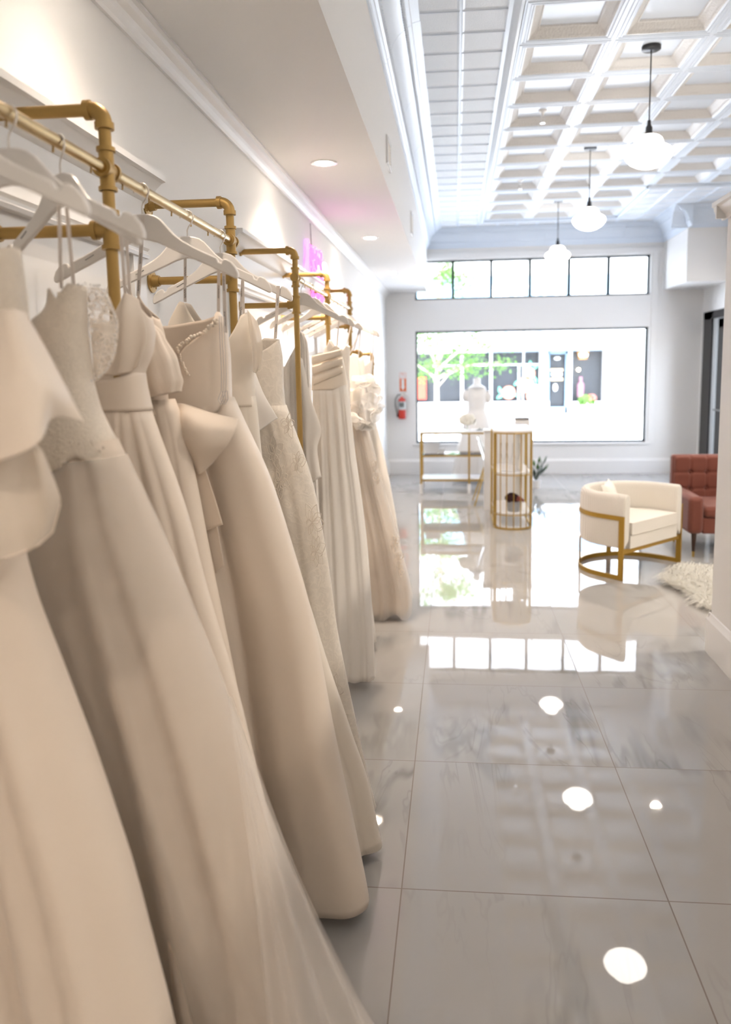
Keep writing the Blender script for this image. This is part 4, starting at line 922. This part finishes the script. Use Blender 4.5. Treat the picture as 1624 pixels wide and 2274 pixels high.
b = MB(); flat_ring(full[1:-1], .0, .035, .0, .012, b); b.build('floor_ring', M['chair_gold'], t, smooth=False)
for s in (-1, 1):
    b = MB(); p = CH(s * (RO + .008), .02, 0); b.obox(p + Vector((0, 0, .245)), U * .006, Bk * .022, (0, 0, .245)); b.build('leg', M['chair_gold'], t, smooth=False)
for an in (60, 120):
    a = math.radians(an); b = MB(); p = CH(-RO * math.cos(a), CC + RO * math.sin(a), 0); tg = (U * math.sin(a) + Bk * math.cos(a))
    b.obox(p + Vector((0, 0, .12)), tg * .02, (Bk * math.sin(a) - U * math.cos(a)) * .006, (0, 0, .12)); b.build('leg', M['chair_gold'], t, smooth=False)
b = MB(); b.obox(CH(0, .02, .218), U * (RO + .008), Bk * .012, (0, 0, .017)); b.build('front_rail', M['chair_gold'], t, smooth=False)
o = thing('throw_pillow', tuple(CH(-.12, .42, .44)), 'small cream pillow leaning inside the barrel chair back', 'pillow')
def pil(u, v):
    a, c = u * 2 - 1, v * 2 - 1; th = .055 * max(0, (1 - a ** 4) * (1 - c ** 4)) ** .6
    return a, c, th
b = MB()
for sg in (1, -1):
    def pf(u, v, sg=sg):
        a, c, th = pil(u, v); cen = CH(-.09, .35, .555); e = (U * .85 + Bk * .4).normalized(); upv = Vector((0, 0, 1)) + Bk * .35; upv.normalize(); n = e.cross(upv)
        return tuple(cen + e * a * .17 * (1 - .05 * (1 - c * c)) + upv * (c * .12 * (1 - .06 * (1 - a * a)) + .02 * a * a * c) + n * th * sg)
    b.grid(pf, 18, 18)
b.build('pillow_cover', M['boucle_plain'], o, ang=180)

# ------------------------------------------------------------------ rust velvet armchair
t = thing('velvet_armchair', (2.3, 6.95, 0), 'rust velvet tufted armchair on tapered legs, cut off by the right wall', 'armchair')
x0, x1, y0, y1 = 1.93, 2.70, 6.64, 7.36
def rbox(name, mat, a, bev): return MB().box(*a).build(name, mat, t, bevel=bev)
for xa, xb in ((x0, x0 + .125), (x1 - .125, x1)): rbox('arm', M['velvet'], (xa, xb, y0, y1 - .02, .20, .515), .035)
rbox('seat_frame', M['velvet'], (x0 + .12, x1 - .12, y0 + .02, y1 - .05, .20, .335), .012)
rbox('seat_cushion', M['velvet'], (x0 + .127, x1 - .127, y0 + .01, y1 - .12, .335, .43), .03)
rbox('backrest', M['velvet'], (x0 + .02, x1 - .02, y1 - .10, y1, .22, .80), .02)
W, Hh, zb_ = (x1 - x0 - .06), .44, .355
def tuft(u, v):
    x = x0 + .03 + W * u; z = zb_ + Hh * v; cx = u * 5; cz = v * 3 
    gx = abs(cx - round(cx)); gz = abs(cz - round(cz)); inn = 0 < u < 1 and 0 < v < 1
    d = .040 + .010 * math.exp(-((gx / .07) ** 2)) * (-1) - .008 * math.exp(-((gz / .07) ** 2)) - .020 * math.exp(-((gx ** 2 + gz ** 2) / .02))
    e = min(u, 1 - u, v, 1 - v); d = d if e > 0 else 0.
    return (x, y1 - .10 - max(0, d), z)
MB().grid(tuft, 100, 60).build('tufted_pad', M['velvet'], t, ang=180)
for i in range(1, 5):
    for j in range(1, 3):
        MB().ball((x0 + .03 + W * i / 5, y1 - .118, zb_ + Hh * j / 3), .011, 10, (1, .6, 1)).build('button', M['velvet'], t)
for xa in (x0 + .06, x1 - .06):
    for ya in (y0 + .05, y1 - .08):
        o = MB().lathe([(.001, .045), (.012, .045), (.024, .205), (.001, .205)], (xa, ya, 0), 16).build('leg', M['darkwood'], t)
        MB().lathe([(.001, 0), (.0095, 0), (.0125, .046), (.001, .046)], (xa, ya, 0), 16).build('leg_tip', M['brass'], o)
MB().ball((x0 + .33, y0 + .015, .285), .012, 10, (1, .5, 1)).build('button', M['velvet'], t)

# ------------------------------------------------------------------ sheepskin rug
t = thing('sheepskin_rug', (2.05, 5.55, 0), 'shaggy white sheepskin rug on the marble floor by the right wall', 'rug')
rc = Vector((2.08, 5.62, 0)); rg = random.Random(9)
def rrad(a): return 1 + .10 * math.sin(3 * a + 1) + .06 * math.sin(7 * a)
b = MB(); ring_ = [(rc.x + .52 * rrad(2 * PI * i / 48) * math.cos(2 * PI * i / 48), rc.y + .64 * rrad(2 * PI * i / 48) * math.sin(2 * PI * i / 48), .002) for i in range(48)]
b.poly(ring_, (0, 0, .02)); b.build('hide', M['fur'], t)
b = MB()
for k in range(9000):
    a = rg.uniform(0, 2 * PI); r = math.sqrt(rg.random()); p = Vector((rc.x + .53 * r * rrad(a) * math.cos(a), rc.y + .65 * r * rrad(a) * math.sin(a), .018))
    th = 2.6 + .8 * math.sin(3.1 * p.x + 2) + .7 * math.sin(4.3 * p.y) + rg.gauss(0, .35)
    d = Vector((math.cos(th) + .5 * math.cos(a) * r, math.sin(th) + .5 * math.sin(a) * r, 0)).normalized(); L = rg.uniform(.07, .13); sd = Vector((-d.y, d.x, 0)) * rg.uniform(.003, .0055)
    q = p + d * L * .45 + Vector((0, 0, rg.uniform(.02, .05))); e = p + d * L + Vector((0, 0, rg.uniform(-.012, .02)))
    b.add([p - sd, p + sd, q + sd * .8, q - sd * .8, e], [(0, 1, 2, 3), (3, 2, 4)])
o = b.build('pile', M['fur'], t, fix=False, ang=180); o['kind'] = 'stuff'

# ------------------------------------------------------------------ bar cabinet with gold rods
bx0, bx1 = .385, .75; bc = (bx0 + bx1) / 2; hw = (bx1 - bx0) / 2; yc, yb = 7.92, 8.58; dep = .15
def bar_outline(g=0.):
    pts = [(bx0 - g, yb + g)] + [(bc - (hw + g) * math.cos(PI * i / 16), yc - (dep + g) * math.sin(PI * i / 16)) for i in range(17)] + [(bx1 + g, yb + g)]
    return pts
t = thing('bar_cabinet', (bc, 8.2, 0), 'gold-rod bar cabinet with rounded end and white top in mid-floor', 'bar cabinet')
MB().poly([(x, y, .972) for x, y in bar_outline(.01)], (0, 0, .026)).build('top', M['white'], t, bevel=.006)
MB().poly([(x, y, .555) for x, y in bar_outline(-.012)], (0, 0, .018)).build('shelf', M['white'], t, bevel=.003)
MB().poly([(x, y, .150) for x, y in bar_outline(-.012)], (0, 0, .018)).build('shelf', M['white'], t, bevel=.003)
MB().poly([(x, y, .012) for x, y in bar_outline(-.02)], (0, 0, .012)).build('base_panel', M['white'], t, bevel=.003)
for z in (.010, .966, .548, .146):
    P = [(x, y, z) for x, y in bar_outline(0)]; MB().tube(P, .0085 if z in (.010, .966) else .005, 8).build('gold_hoop', M['brass'], t)
for i in range(17):
    if i % 2 == 0:
        x, y = bc - hw * math.cos(PI * i / 16), yc - dep * math.sin(PI * i / 16)
        MB().tube([(x, y, 0), (x, y, .97)], .012 if i in (0, 16) else .0052, 10).build('rod', M['brass'], t)
for x in (bx0, bx1):
    MB().tube([(x, yb, 0), (x, yb, .97)], .011, 10).build('rod', M['brass'], t)
MB().box(bx0 + .25, bx0 + .28, yc + .02, yb - .02, .168, .97).build('divider', M['boucle_plain'], t, smooth=False)
gl = [(.001, 0), (.032, 0), (.030, .003), (.006, .008), (.0035, .015), (.0035, .105), (.008, .118), (.022, .145), (.029, .19), (.027, .25), (.025, .285)]
gp = None
for k, (x, y) in enumerate([(.475, 7.93), (.535, 7.885), (.605, 7.90)]):
    lb = ['clear champagne flute on the bar cabinet shelf, left of three', 'clear champagne flute on the bar cabinet shelf, middle of three', 'clear champagne flute on the bar cabinet shelf, right of three'][k]
    if gp is None: o = MB().lathe(gl, (0, 0, 0), 20).build('champagne_flute', M['wine_glass']); gp = o
    else: o = gp.copy(); COL.objects.link(o)
    o.location = (x, y, .574); tag(o, lb, 'glass', 'champagne flutes on the bar shelf')
t = thing('flower_pot', (.575, 7.90, .168), 'small grey pot of dark burgundy blooms on the low bar shelf', 'flower pot')
MB().lathe([(.001, 0), (.058, 0), (.064, .05), (.066, .105), (.060, .105), (.056, .09), (.001, .09)], (.575, 7.90, .169), 28).build('pot', M['pot'], t)
def bloom(mb, c, r, n, rg, flat=.8):
    c = Vector(c)
    for k in range(n):
        th, ph = rg.uniform(0, 2 * PI), math.acos(rg.uniform(-.3, 1)); d = Vector((math.cos(th) * math.sin(ph), math.sin(th) * math.sin(ph), math.cos(ph) * flat)); t1 = d.orthogonal().normalized(); t2 = d.cross(t1)
        p = c + d * r * rg.uniform(.75, 1); s = r * rg.uniform(.28, .45)
        vs = [p] + [p + (t1 * math.cos(2 * PI * i / 8) + t2 * math.sin(2 * PI * i / 8)) * s * (1 + .2 * math.sin(4 * PI * i / 4)) + d * s * .35 for i in range(8)]
        mb.add(vs, [(0, i + 1, (i + 1) % 8 + 1) for i in range(8)])
rg = random.Random(4); b = MB(); bloom(b, (.555, 7.89, .30), .062, 60, rg); b.build('dark_bloom', M['darkpetal'], t, fix=False)
b = MB(); bloom(b, (.625, 7.88, .285), .045, 40, rg); b.build('rose_bloom', M['duskpetal'], t, fix=False)

# ------------------------------------------------------------------ reception counter, box, clear chair
t = thing('reception_counter', (.57, 9.0, 0), 'white panel reception counter behind the bar cabinet', 'counter')
MB().box(.315, .86, 8.90, 9.02, 0, .895).build('front_panel', M['white'], t, smooth=False, bevel=.003)
MB().box(.305, .87, 8.88, 9.10, .895, .918).build('counter_top', M['white'], t, smooth=False, bevel=.003)
t = thing('receipt_printer', (.74, 9.0, .918), 'small white sloped box on the reception counter', 'printer')
MB().poly([(.66, 8.90, .919), (.66, 9.07, .919), (.66, 9.07, 1.045), (.66, 8.98, 1.045), (.66, 8.90, 1.01)], (.165, 0, 0)).build('printer_body', M['white'], t, smooth=False, bevel=.004)
MB().box(.652, .833, 8.895, 9.08, 1.045, 1.052).build('printer_lid', M['white'], t, smooth=False, bevel=.002)
t = thing('clear_chair', (.42, 9.35, 0), 'clear acrylic chair on slanted gold legs beside the gold desk', 'chair')
def shl(u, v):
    w = (v - .5) * 2; a = u
    if a < .5: q = a / .5; y, z = 9.62 - .37 * q, .44 - .02 * math.sin(PI * q); wd = .19
    else: q = (a - .5) / .5; y, z = 9.62 - .37 - .10 * q, .44 + .35 * q; wd = .19 - .05 * q * q
    return (.40 + (y - 9.4) * 0 + w * wd, y + .04 * w * w * (1 if a < .5 else 1.6), z + .03 * w * w)
# the shell faces right: rotate the profile so the back stands on the left
def shl2(u, v):
    x, y, z = shl(u, v); return (.245 + (y - 9.15), 9.36 + (x - .40), z)
MB().grid(shl2, 24, 16).build('shell_seat', M['acrylic'], t, ang=180)
for (xa, ya), (xb, yb2) in (((.34, 9.24), (.215, 9.14)), ((.34, 9.48), (.20, 9.56)), ((.60, 9.24), (.70, 9.14)), ((.60, 9.48), (.70, 9.58))):
    MB().tube([(xa, ya, .43), (xb, yb2, .004)], [.011, .007], 10).build('leg', M['brass'], t)

# ------------------------------------------------------------------ gold console desk and what stands on it
t = thing('console_desk', (-.05, 10.3, 0), 'slim gold-framed glass console desk with white feet below the window', 'desk')
dx0, dx1, dy0, dy1 = -.455, .80, 10.08, 10.55
for xa in (dx0, .165, dx1):
    for ya in (dy0, dy1):
        if xa == .165 and ya == dy1: continue
        o = MB().box(xa - .012, xa + .012, ya - .012, ya + .012, .13, .795).build('leg', M['brass'], t, smooth=False)
        MB().box(xa - .02, xa + .02, ya - .02, ya + .02, 0, .13).build('foot', M['white'], o, smooth=False, bevel=.003)
for z, n in ((.785, 'top_rail'), (.493, 'middle_rail'), (.177, 'lower_rail')):
    b = MB(); b.box(dx0, dx1, dy0 - .01, dy0 + .01, z - .010, z + .010).box(dx0, dx1, dy1 - .01, dy1 + .01, z - .010, z + .010).box(dx0 - .01, dx0 + .01, dy0, dy1, z - .010, z + .010).box(dx1 - .01, dx1 + .01, dy0, dy1, z - .010, z + .010)
    b.build(n, M['brass'], t, smooth=False)
MB().box(dx0 - .02, dx1 + .02, dy0 - .02, dy1 + .02, .796, .806).build('desk_top', M['white'], t, smooth=False, bevel=.002)
MB().box(dx0 + .01, dx1 - .01, dy0 + .01, dy1 - .01, .499, .505).build('glass_shelf', M['acrylic'], t, smooth=False)
MB().box(dx0 + .01, dx1 - .01, dy0 + .01, dy1 - .01, .187, .197).build('bottom_shelf', M['white'], t, smooth=False)
o = MB().poly([(-.425, 10.25, .507), (-.425, 10.42, .507), (-.405, 10.42, .645), (-.405, 10.30, .645)], (.19, 0, 0)).build('document_box', M['paper'], None, smooth=False, bevel=.003)
tag(o, 'white document box standing on the desk shelf at its left end', 'box')
o = MB().box(-.225, -.155, 10.28, 10.36, .507, .572).build('card_box', M['paper'], None, smooth=False, bevel=.003)
tag(o, 'tiny white card box on the desk shelf right of the document box', 'box')
t = thing('flower_vase', (.145, 10.22, .806), 'clear vase with one round cream hydrangea on the gold desk', 'vase')
MB().lathe([(.001, .001), (.032, .001), (.036, .03), (.028, .08), (.034, .115)], (.145, 10.22, .806), 24).build('vase', M['wine_glass'], t)
rg = random.Random(8); b = MB(); bloom(b, (.145, 10.22, .940), .098, 170, rg, .72); bloom(b, (.145, 10.22, .935), .078, 70, rg, -.5); b.build('bloom', M['petal'], t, fix=False)
MB().tube([(.145, 10.22, .825), (.145, 10.22, .94)], .004, 6).build('stem', M['leaf'], t)
t = thing('greenery_sprig', (.30, 10.25, .806), 'small dark green sprig lying on the gold desk', 'sprig')
b = MB()
for k in range(7):
    p = Vector((.27 + .022 * k, 10.20, .812)); d = Vector((.02, 0, .035 * (1 if k % 2 else .5))); b.add([p, p + d * .5 + Vector((.012, 0, 0)), p + d, p + d * .5 - Vector((.012, 0, 0))], [(0, 1, 2, 3)])
b.build('leaf', M['darkleaf'], t, fix=False, solid=.001)
MB().tube([(.25, 10.20, .810), (.42, 10.20, .814)], .002, 6).build('stem', M['darkleaf'], t)

# mannequin in a white gown at the window
t = thing('mannequin', (.30, 11.3, 0), 'headless dress form in a white puff-sleeved gown before the window', 'mannequin')
mx, my = .295, 11.3
MB().lathe([(.001, 1.475), (.045, 1.475), (.050, 1.455), (.050, 1.40), (.062, 1.375), (.12, 1.34)], (mx, my, 0), 24).build('form', M['white'], t)
def torso(u, v):
    z = 1.37 - 1.33 * u; a = 2 * PI * v
    rx = np.interp(z, [.04, .5, .8, .95, 1.02, 1.15, 1.25, 1.34, 1.37], [.36, .27, .20, .155, .125, .14, .15, .12, .07]); ry = np.interp(z, [.04, .5, .8, 1.02, 1.2, 1.37], [.33, .24, .17, .095, .11, .06])
    f = 1 + .06 * max(0, (1 - z)) * math.sin(11 * a)
    return (mx + rx * f * math.cos(a), my + ry * f * math.sin(a), z)
MB().grid(torso, 50, 66, cv=True).build('gown', M['white_satin'], t, ang=180)
for s, zz in ((-1, 1.22), (1, 1.20)):
    MB().ball((mx + s * .155, my, zz), .075, 14, (.8, .8, 1.15)).build('puff_sleeve', M['white_satin'], t)

# plant behind the bar
t = thing('foliage_plant', (1.07, 10.6, 0), 'low plant with dark and silver leaves in a white pot behind the bar', 'plant')
MB().lathe([(.001, .001), (.055, .001), (.065, .10), (.06, .10), (.055, .09), (.001, .09)], (1.07, 10.6, 0), 24).build('pot', M['white'], t)
rg = random.Random(12); lf = [MB(), MB(), MB()]; stm = MB()
for k in range(34):
    a = rg.uniform(0, 2 * PI); L = rg.uniform(.08, .17); c = Vector((1.07, 10.6, .10)); e = c + Vector((math.cos(a) * L * .8, math.sin(a) * L * .6, rg.uniform(.06, .26)))
    stm.tube([c, (c + e) / 2 + Vector((0, 0, .04)), e], .002, 5)
    d = (e - c).normalized(); sd = d.cross(Vector((0, 0, 1))).normalized() * .022
    lf[k % 3].add([e - d * .03, e + sd + d * .02, e + d * .085, e - sd + d * .02], [(0, 1, 2, 3)])
stm.build('stem', M['darkleaf'], t)
for q, mt in zip(lf, ('darkleaf', 'greyleaf', 'leaf')): q.build('leaf', M[mt], t, fix=False, solid=.001)

# ------------------------------------------------------------------ extinguisher and its sign
ex, ey = -.825, YB - .085
t = thing('fire_extinguisher', (ex, ey, .855), 'red fire extinguisher with silver label hung on the back wall', 'fire extinguisher')
MB().lathe([(.001, .858), (.052, .858), (.058, .866), (.058, 1.135), (.052, 1.16), (.030, 1.18), (.018, 1.188), (.018, 1.20), (.001, 1.20)], (ex, ey, 0), 28).build('cylinder', M['red'], t)
MB().lathe([(.0588, 1.0), (.0592, 1.0), (.0592, 1.125), (.0588, 1.125)], (ex, ey, 0), 28).build('label_band', M['label'], t)
MB().box(ex - .03, ex - .005, ey - .062, ey - .056, 1.04, 1.11).box(ex + .005, ex + .03, ey - .062, ey - .056, 1.04, 1.11).build('label_print', M['ink'], t, smooth=False)
MB().lathe([(.001, 1.195), (.016, 1.195), (.016, 1.225), (.001, 1.225)], (ex, ey, 0), 16).box(ex - .012, ex + .03, ey - .012, ey + .012, 1.215, 1.24).build('valve', M['silver'], t)
MB().bar((ex, ey, 1.245), (ex + .085, ey, 1.275), .018, .006).bar((ex, ey, 1.232), (ex + .10, ey, 1.195), .018, .006).build('handle', M['silver'], t)
MB().tube([(ex - .01, ey, 1.228), (ex - .06, ey - .01, 1.225), (ex - .098, ey - .01, 1.16), (ex - .10, ey - .01, 1.07), (ex - .082, ey - .01, .985), (ex - .07, ey - .01, .945)], .009, 10).build('hose', M['grey'], t)
MB().lathe([(.006, 0), (.010, .0), (.014, -.06), (.011, -.06)], (ex - .07, ey - .01, .945), 12).build('nozzle', M['black'], t)
MB().box(ex - .03, ex + .03, ey + .05, YB, .98, 1.02).build('bracket', M['grey'], t, smooth=False)
t = thing('extinguisher_sign', (-.812, YB, 1.277), 'orange and white arrow sign above the fire extinguisher', 'sign')
sx0, sx1, sz0, sz1, sy = -.862, -.762, 1.277, 1.560, YB - .006
MB().box(sx0, sx1, sy, YB, sz0, sz1).build('plate', M['orange_sign'], t, smooth=False)
b = MB(); c = (sx0 + sx1) / 2
b.poly([(c, sy - .001, sz0 + .012), (c + .033, sy - .001, sz0 + .07), (c + .022, sy - .001, sz0 + .07), (c + .022, sy - .001, sz0 + .185), (c - .022, sy - .001, sz0 + .185), (c - .022, sy - .001, sz0 + .07), (c - .033, sy - .001, sz0 + .07)], (0, .001, 0))
b.box(sx0 + .004, sx1 - .004, sy - .001, sy, sz1 - .09, sz1 - .004); b.build('white_arrow', M['paper'], t, smooth=False)
text_obj('FIRE', .030, 'lettering', M['orange_sign'], t, (c, sy - .002, sz1 - .028), (1, 0, 0), (0, 0, 1)); text_obj('EXTINGUISHER', .0135, 'lettering', M['orange_sign'], t, (c, sy - .002, sz1 - .062), (1, 0, 0), (0, 0, 1))

# ------------------------------------------------------------------ the street outside
struct(MB().box(-30, 40, YB + .22, 60, -.14, -.04).build('street', M['asphalt'], smooth=False))
struct(MB().box(3.85, 40, -6, YB + .22, -.14, -.04).build('pavement_side', M['asphalt'], smooth=False))
FY = 26.5
t = thing('shop_building', (2, FY, 0), 'white shop building across the street with dark shop windows', 'building')
b = MB()
b.box(-9, -1.9, FY, FY + .4, 0, 12).box(-1.9, 3.08, FY, FY + .4, 0, .50).box(2.75, 3.0, FY - .02, FY + .4, 0, 2.2).box(3.68, 3.80, FY - .02, FY + .4, 0, 2.2).box(3.80, 4.85, FY, FY + .4, 0, .47)
b.box(4.80, 14, FY - .05, FY + .4, 0, 12).box(-1.9, 4.9, FY, FY + .4, 2.14, 3.3).box(-1.9, 4.9, FY, FY + .4, 4.6, 12).box(2.9, 3.8, FY, FY + .4, 0, .08)
b.build('wall', M['stucco'], t, smooth=False)
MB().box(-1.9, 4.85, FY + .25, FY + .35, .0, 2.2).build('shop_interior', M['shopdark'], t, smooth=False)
b = MB()
for xm in (1.16, .2): b.box(xm - .045, xm + .045, FY + .05, FY + .14, .5, 2.15)
b.box(-1.9, 2.75, FY + .06, FY + .12, 1.70, 1.74); b.box(2.05, 2.11, FY + .1, FY + .14, .5, 1.72); b.build('mullion', M['stucco'], t, smooth=False)
MB().box(-1.9, 2.75, FY + .10, FY + .115, .5, 2.14).build('shop_window', M['glass'], t, smooth=False)
o = MB().box(3.0, 3.08, FY + .08, FY + .14, .08, 2.12).box(3.60, 3.68, FY + .08, FY + .14, .08, 2.12).box(3.0, 3.68, FY + .08, FY + .14, .08, .3).box(3.0, 3.68, FY + .08, FY + .14, 2.05, 2.12).build('door', M['bluepanel'], t, smooth=False)
MB().box(3.08, 3.60, FY + .10, FY + .11, .3, 2.05).build('pane', M['glass'], o, smooth=False)
for zz, w in ((1.52, .2), (1.38, .17), (1.22, .2)): MB().box(3.32 - w, 3.32 + w, FY + .075, FY + .08, zz - .04, zz + .04).build('door_notice', M['terracotta'] if zz != 1.38 else M['paper'], o, smooth=False)
MB().ball((3.33, FY + .09, 1.90), .08, 10, (1.2, .1, .6)).build('door_decal', M['paper'], o); MB().ball((3.28, FY + .09, .95), .10, 10, (.7, .1, 1.2)).build('door_decal', M['paper'], o)
MB().box(3.80, 4.80, FY + .10, FY + .115, .47, 2.14).build('shop_window', M['glass'], t, smooth=False)
b = MB(); b.poly([(1.0, FY, 2.36), (1.0, FY - .5, 2.27), (1.0, FY - .5, 2.13), (1.0, FY, 2.24)], (4.1, 0, 0)); b.build('awning', M['awning'], t, smooth=False)
b = MB()
for i in range(6): b.box(-1.7 + 1.1 * i, -1.62 + 1.1 * i, FY - .06, FY, 2.45, 3.3)
b.box(-1.9, 4.85, FY - .05, FY, 3.2, 3.3); b.build('upper_frame', M['bluepanel'], t, smooth=False)
sg_ = MB().box(-1.9, 4.95, FY - .12, FY, 3.35, 4.55).build('sign_band', M['bluepanel'], t, smooth=False)
rg = random.Random(2)
b = MB()                                        # large pale characters, too washed out to read
for i, x in enumerate((1.15, 1.62, 2.08, 2.55)): b.box(x, x + .09, FY - .13, FY - .12, 3.75, 4.28).box(x + .09, x + .34, FY - .13, FY - .12, 4.16 - .2 * (i % 2), 4.28 - .2 * (i % 2)).box(x + .28, x + .36, FY - .13, FY - .12, 3.75, 4.05)
b.build('sign_letters', M['stucco'], sg_, smooth=False)
b = MB(); x = 3.2
while x < 4.7: w = rg.uniform(.08, .14); b.box(x, x + w, FY - .13, FY - .12, 3.93, 4.08); x += w + .05
b.build('small_lettering', M['stucco'], sg_, smooth=False)
# painted fruit on the shop window
b = MB(); yf = FY + .09
for cx, cz, r in ((2.42, 1.42, .19), (2.30, 1.05, .26), (1.75, .80, .22), (2.55, .68, .22)): b.lathe([(.001, 0), (r, 0), (r, .006), (.001, .006)], (cx, yf, cz), 24, axis='y')
b.build('painted_fruit', M['apricot'], t, smooth=False)
b = MB()
for cx, cz, r in ((2.40, 1.50, .13), (2.62, .90, .16)): b.lathe([(.001, 0), (r, 0), (r, .006), (.001, .006)], (cx, yf - .01, cz), 9, axis='y')
b.build('painted_blossom', M['paper'], t, smooth=False)
b = MB()
for cx, cz, an in ((2.25, 1.66, 2.3), (2.45, 1.72, 1.57), (2.62, 1.64, .8), (2.02, 1.12, .7), (2.62, 1.2, 1.8), (1.46, .88, 1.8), (1.46, .68, .6), (2.08, .72, .2)):
    b.add([(cx + .14 * math.cos(an + d) * k, yf - .006, cz + .14 * math.sin(an + d) * k) for d, k in ((0, 1), (.6, .55), (1.57, .45), (2.5, .55), (PI, 1), (PI + .6, .55), (PI + 1.57, .45), (PI + 2.5, .55))], [tuple(range(8))])
b.build('painted_leaf', M['mint'], t, smooth=False, solid=.004)
MB().lathe([(.14, 0), (.20, .26), (.19, .26), (.13, 0)], (4.17, FY + .2, 1.86), 20).build('hanging_lampshade', M['basket'], t)
MB().ball((4.08, FY + .02, 2.0), .055, 8).ball((4.25, FY + .02, 2.0), .055, 8).ball((4.02, FY + .05, 1.52), .05, 8).build('bulb', M['shopbulb'], t)
MB().lathe([(.001, .62), (.11, .62), (.12, 1.05), (.05, 1.12), (.06, 1.28), (.001, 1.3)], (4.12, FY + .2, 0), 16).build('window_figure', M['pinkcloth'], t)
MB().box(5.72, 5.95, FY - .06, FY - .05, 1.08, 1.2).build('wall_plaque', M['pinkcloth'], t, smooth=False)
MB().box(-1.45, -1.0, FY - .03, FY, .62, 1.35).build('red_poster', M['red'], t, smooth=False)
t = thing('planter', (4.3, 26.0, 0), 'straw planter of pale flowers on the pavement across the street', 'planter')
MB().lathe([(.001, -.03), (.17, -.03), (.26, .33), (.23, .33), (.001, .3)], (4.3, 26.0, 0), 24).build('pot', M['terracotta'], t)
b = MB(); bloom(b, (4.2, 26.0, .50), .24, 90, random.Random(6)); b.build('leaf', M['leaf'], t, fix=False)
b = MB(); bloom(b, (4.32, 25.95, .58), .17, 50, random.Random(7)); b.build('bloom', M['duskpetal'], t, fix=False)
# street tree
t = thing('street_tree', (-.47, 19, -.05), 'young leafy street tree seen through the left of the window', 'tree')
b = MB(); b.tube([(-.47, 19, -.06), (-.46, 19, .6), (-.465, 19, 1.2), (-.42, 19, 1.9), (-.4, 19, 2.8), (-.35, 19, 3.9)], [.07, .06, .055, .045, .035, .02], 10)
rg = random.Random(31); ends = []
for k in range(26):
    z0 = rg.uniform(1.15, 3.6); a = rg.uniform(0, 2 * PI); L = rg.uniform(.6, 1.5) * (1.15 - .18 * abs(z0 - 2)); p = Vector((-.44, 19, z0)); e = p + Vector((math.cos(a) * L, math.sin(a) * L, rg.uniform(.1, .8)))
    mid = (p + e) / 2 + Vector((0, 0, .12)); b.tube([p, mid, e], [.022, .014, .005], 6); ends += [(mid + (e - mid) * q) for q in (.2, .5, .8, 1, 1.1)]
b.build('trunk', M['bark'], t)
b = MB()
for p in ends:
    for k in range(40):
        c = p + Vector((rg.gauss(0, .16), rg.gauss(0, .16), rg.gauss(-.04, .13))); a = rg.uniform(0, 2 * PI); d = Vector((math.cos(a), math.sin(a), rg.uniform(-.6, .2))).normalized(); sd = d.orthogonal().normalized(); sd = Matrix.Rotation(rg.uniform(0, PI), 3, d) @ sd; s = rg.uniform(.05, .09)
        b.add([c, c + d * s * .5 + sd * s * .35, c + d * s, c + d * s * .5 - sd * s * .35], [(0, 1, 2, 3)])
o = b.build('foliage', M['leaf'], t, fix=False, ang=180); o['kind'] = 'stuff'
t = thing('utility_pole', (1.9, 23.5, -.05), 'slim leaning grey cable pole in the street beyond the transom', 'pole')
MB().tube([(1.95, 23.5, -.06), (2.0, 23.5, 4.2), (2.35, 23.5, 7.2)], .03, 8).build('pole', M['grey'], t)

# ------------------------------------------------------------------ daylight, camera, view
w = bpy.data.worlds.new('sky'); S.world = w; w.use_nodes = True
nt_ = w.node_tree; bg = nt_.nodes['Background']; sky = nt_.nodes.new('ShaderNodeTexSky'); sky.sky_type = 'NISHITA'
sky.sun_disc = False; sky.sun_elevation = math.radians(55); sky.sun_rotation = math.radians(200)
hs = nt_.nodes.new('ShaderNodeHueSaturation'); hs.inputs['Saturation'].default_value = .6
nt_.links.new(sky.outputs[0], hs.inputs['Color']); nt_.links.new(hs.outputs[0], bg.inputs[0]); bg.inputs['Strength'].default_value = .6
sun = lamp('sun', 'SUN', (0, -10, 20), 7.2, (.92, .965, 1), angle=math.radians(.6))
sun.rotation_euler = (math.radians(21), 0, math.radians(20))

cd = bpy.data.cameras.new('camera'); cam = bpy.data.objects.new('camera', cd); COL.objects.link(cam)
Rm = Matrix(((.99528, .00289, .09700), (.09518, .13557, -.98619), (-.01600, .99076, .13467)))
f_, PX, PY = 1740., 845., 1060.
def axis(v): return Vector(((v[0] - PX) / f_, -(v[1] - PY) / f_, -1.))
Yc = axis((1013, 820)).normalized(); Zc = -axis((1050, 14000)); Zc = (Zc - Yc * Zc.dot(Yc)).normalized(); Xc = Yc.cross(Zc)
cam.matrix_world = Matrix.Translation((0, 0, 1.6)) @ Matrix((Xc, Yc, Zc)).to_4x4()
cd.sensor_fit = 'VERTICAL'; cd.sensor_height = 36; cd.lens = f_ / 2274 * 36
cd.shift_x = -(PX - 812) / 2274; cd.shift_y = -(1137 - PY) / 2274
cd.clip_start = .05; cd.clip_end = 300
cd.dof.use_dof = True; cd.dof.focus_distance = 2.7; cd.dof.aperture_fstop = 2.2
S.camera = cam
vs = S.view_settings; vs.view_transform = 'Standard'; vs.look = 'None'; vs.gamma = 1; vs.use_curve_mapping = False; vs.exposure = 1.66
S.cycles.use_denoising = True
S.cycles.adaptive_threshold = .08
S.cycles.max_bounces = 7; S.cycles.diffuse_bounces = 3; S.cycles.glossy_bounces = 3; S.cycles.transparent_max_bounces = 24
S.cycles.sample_clamp_indirect = 8; S.cycles.caustics_reflective = False; S.cycles.caustics_refractive = False
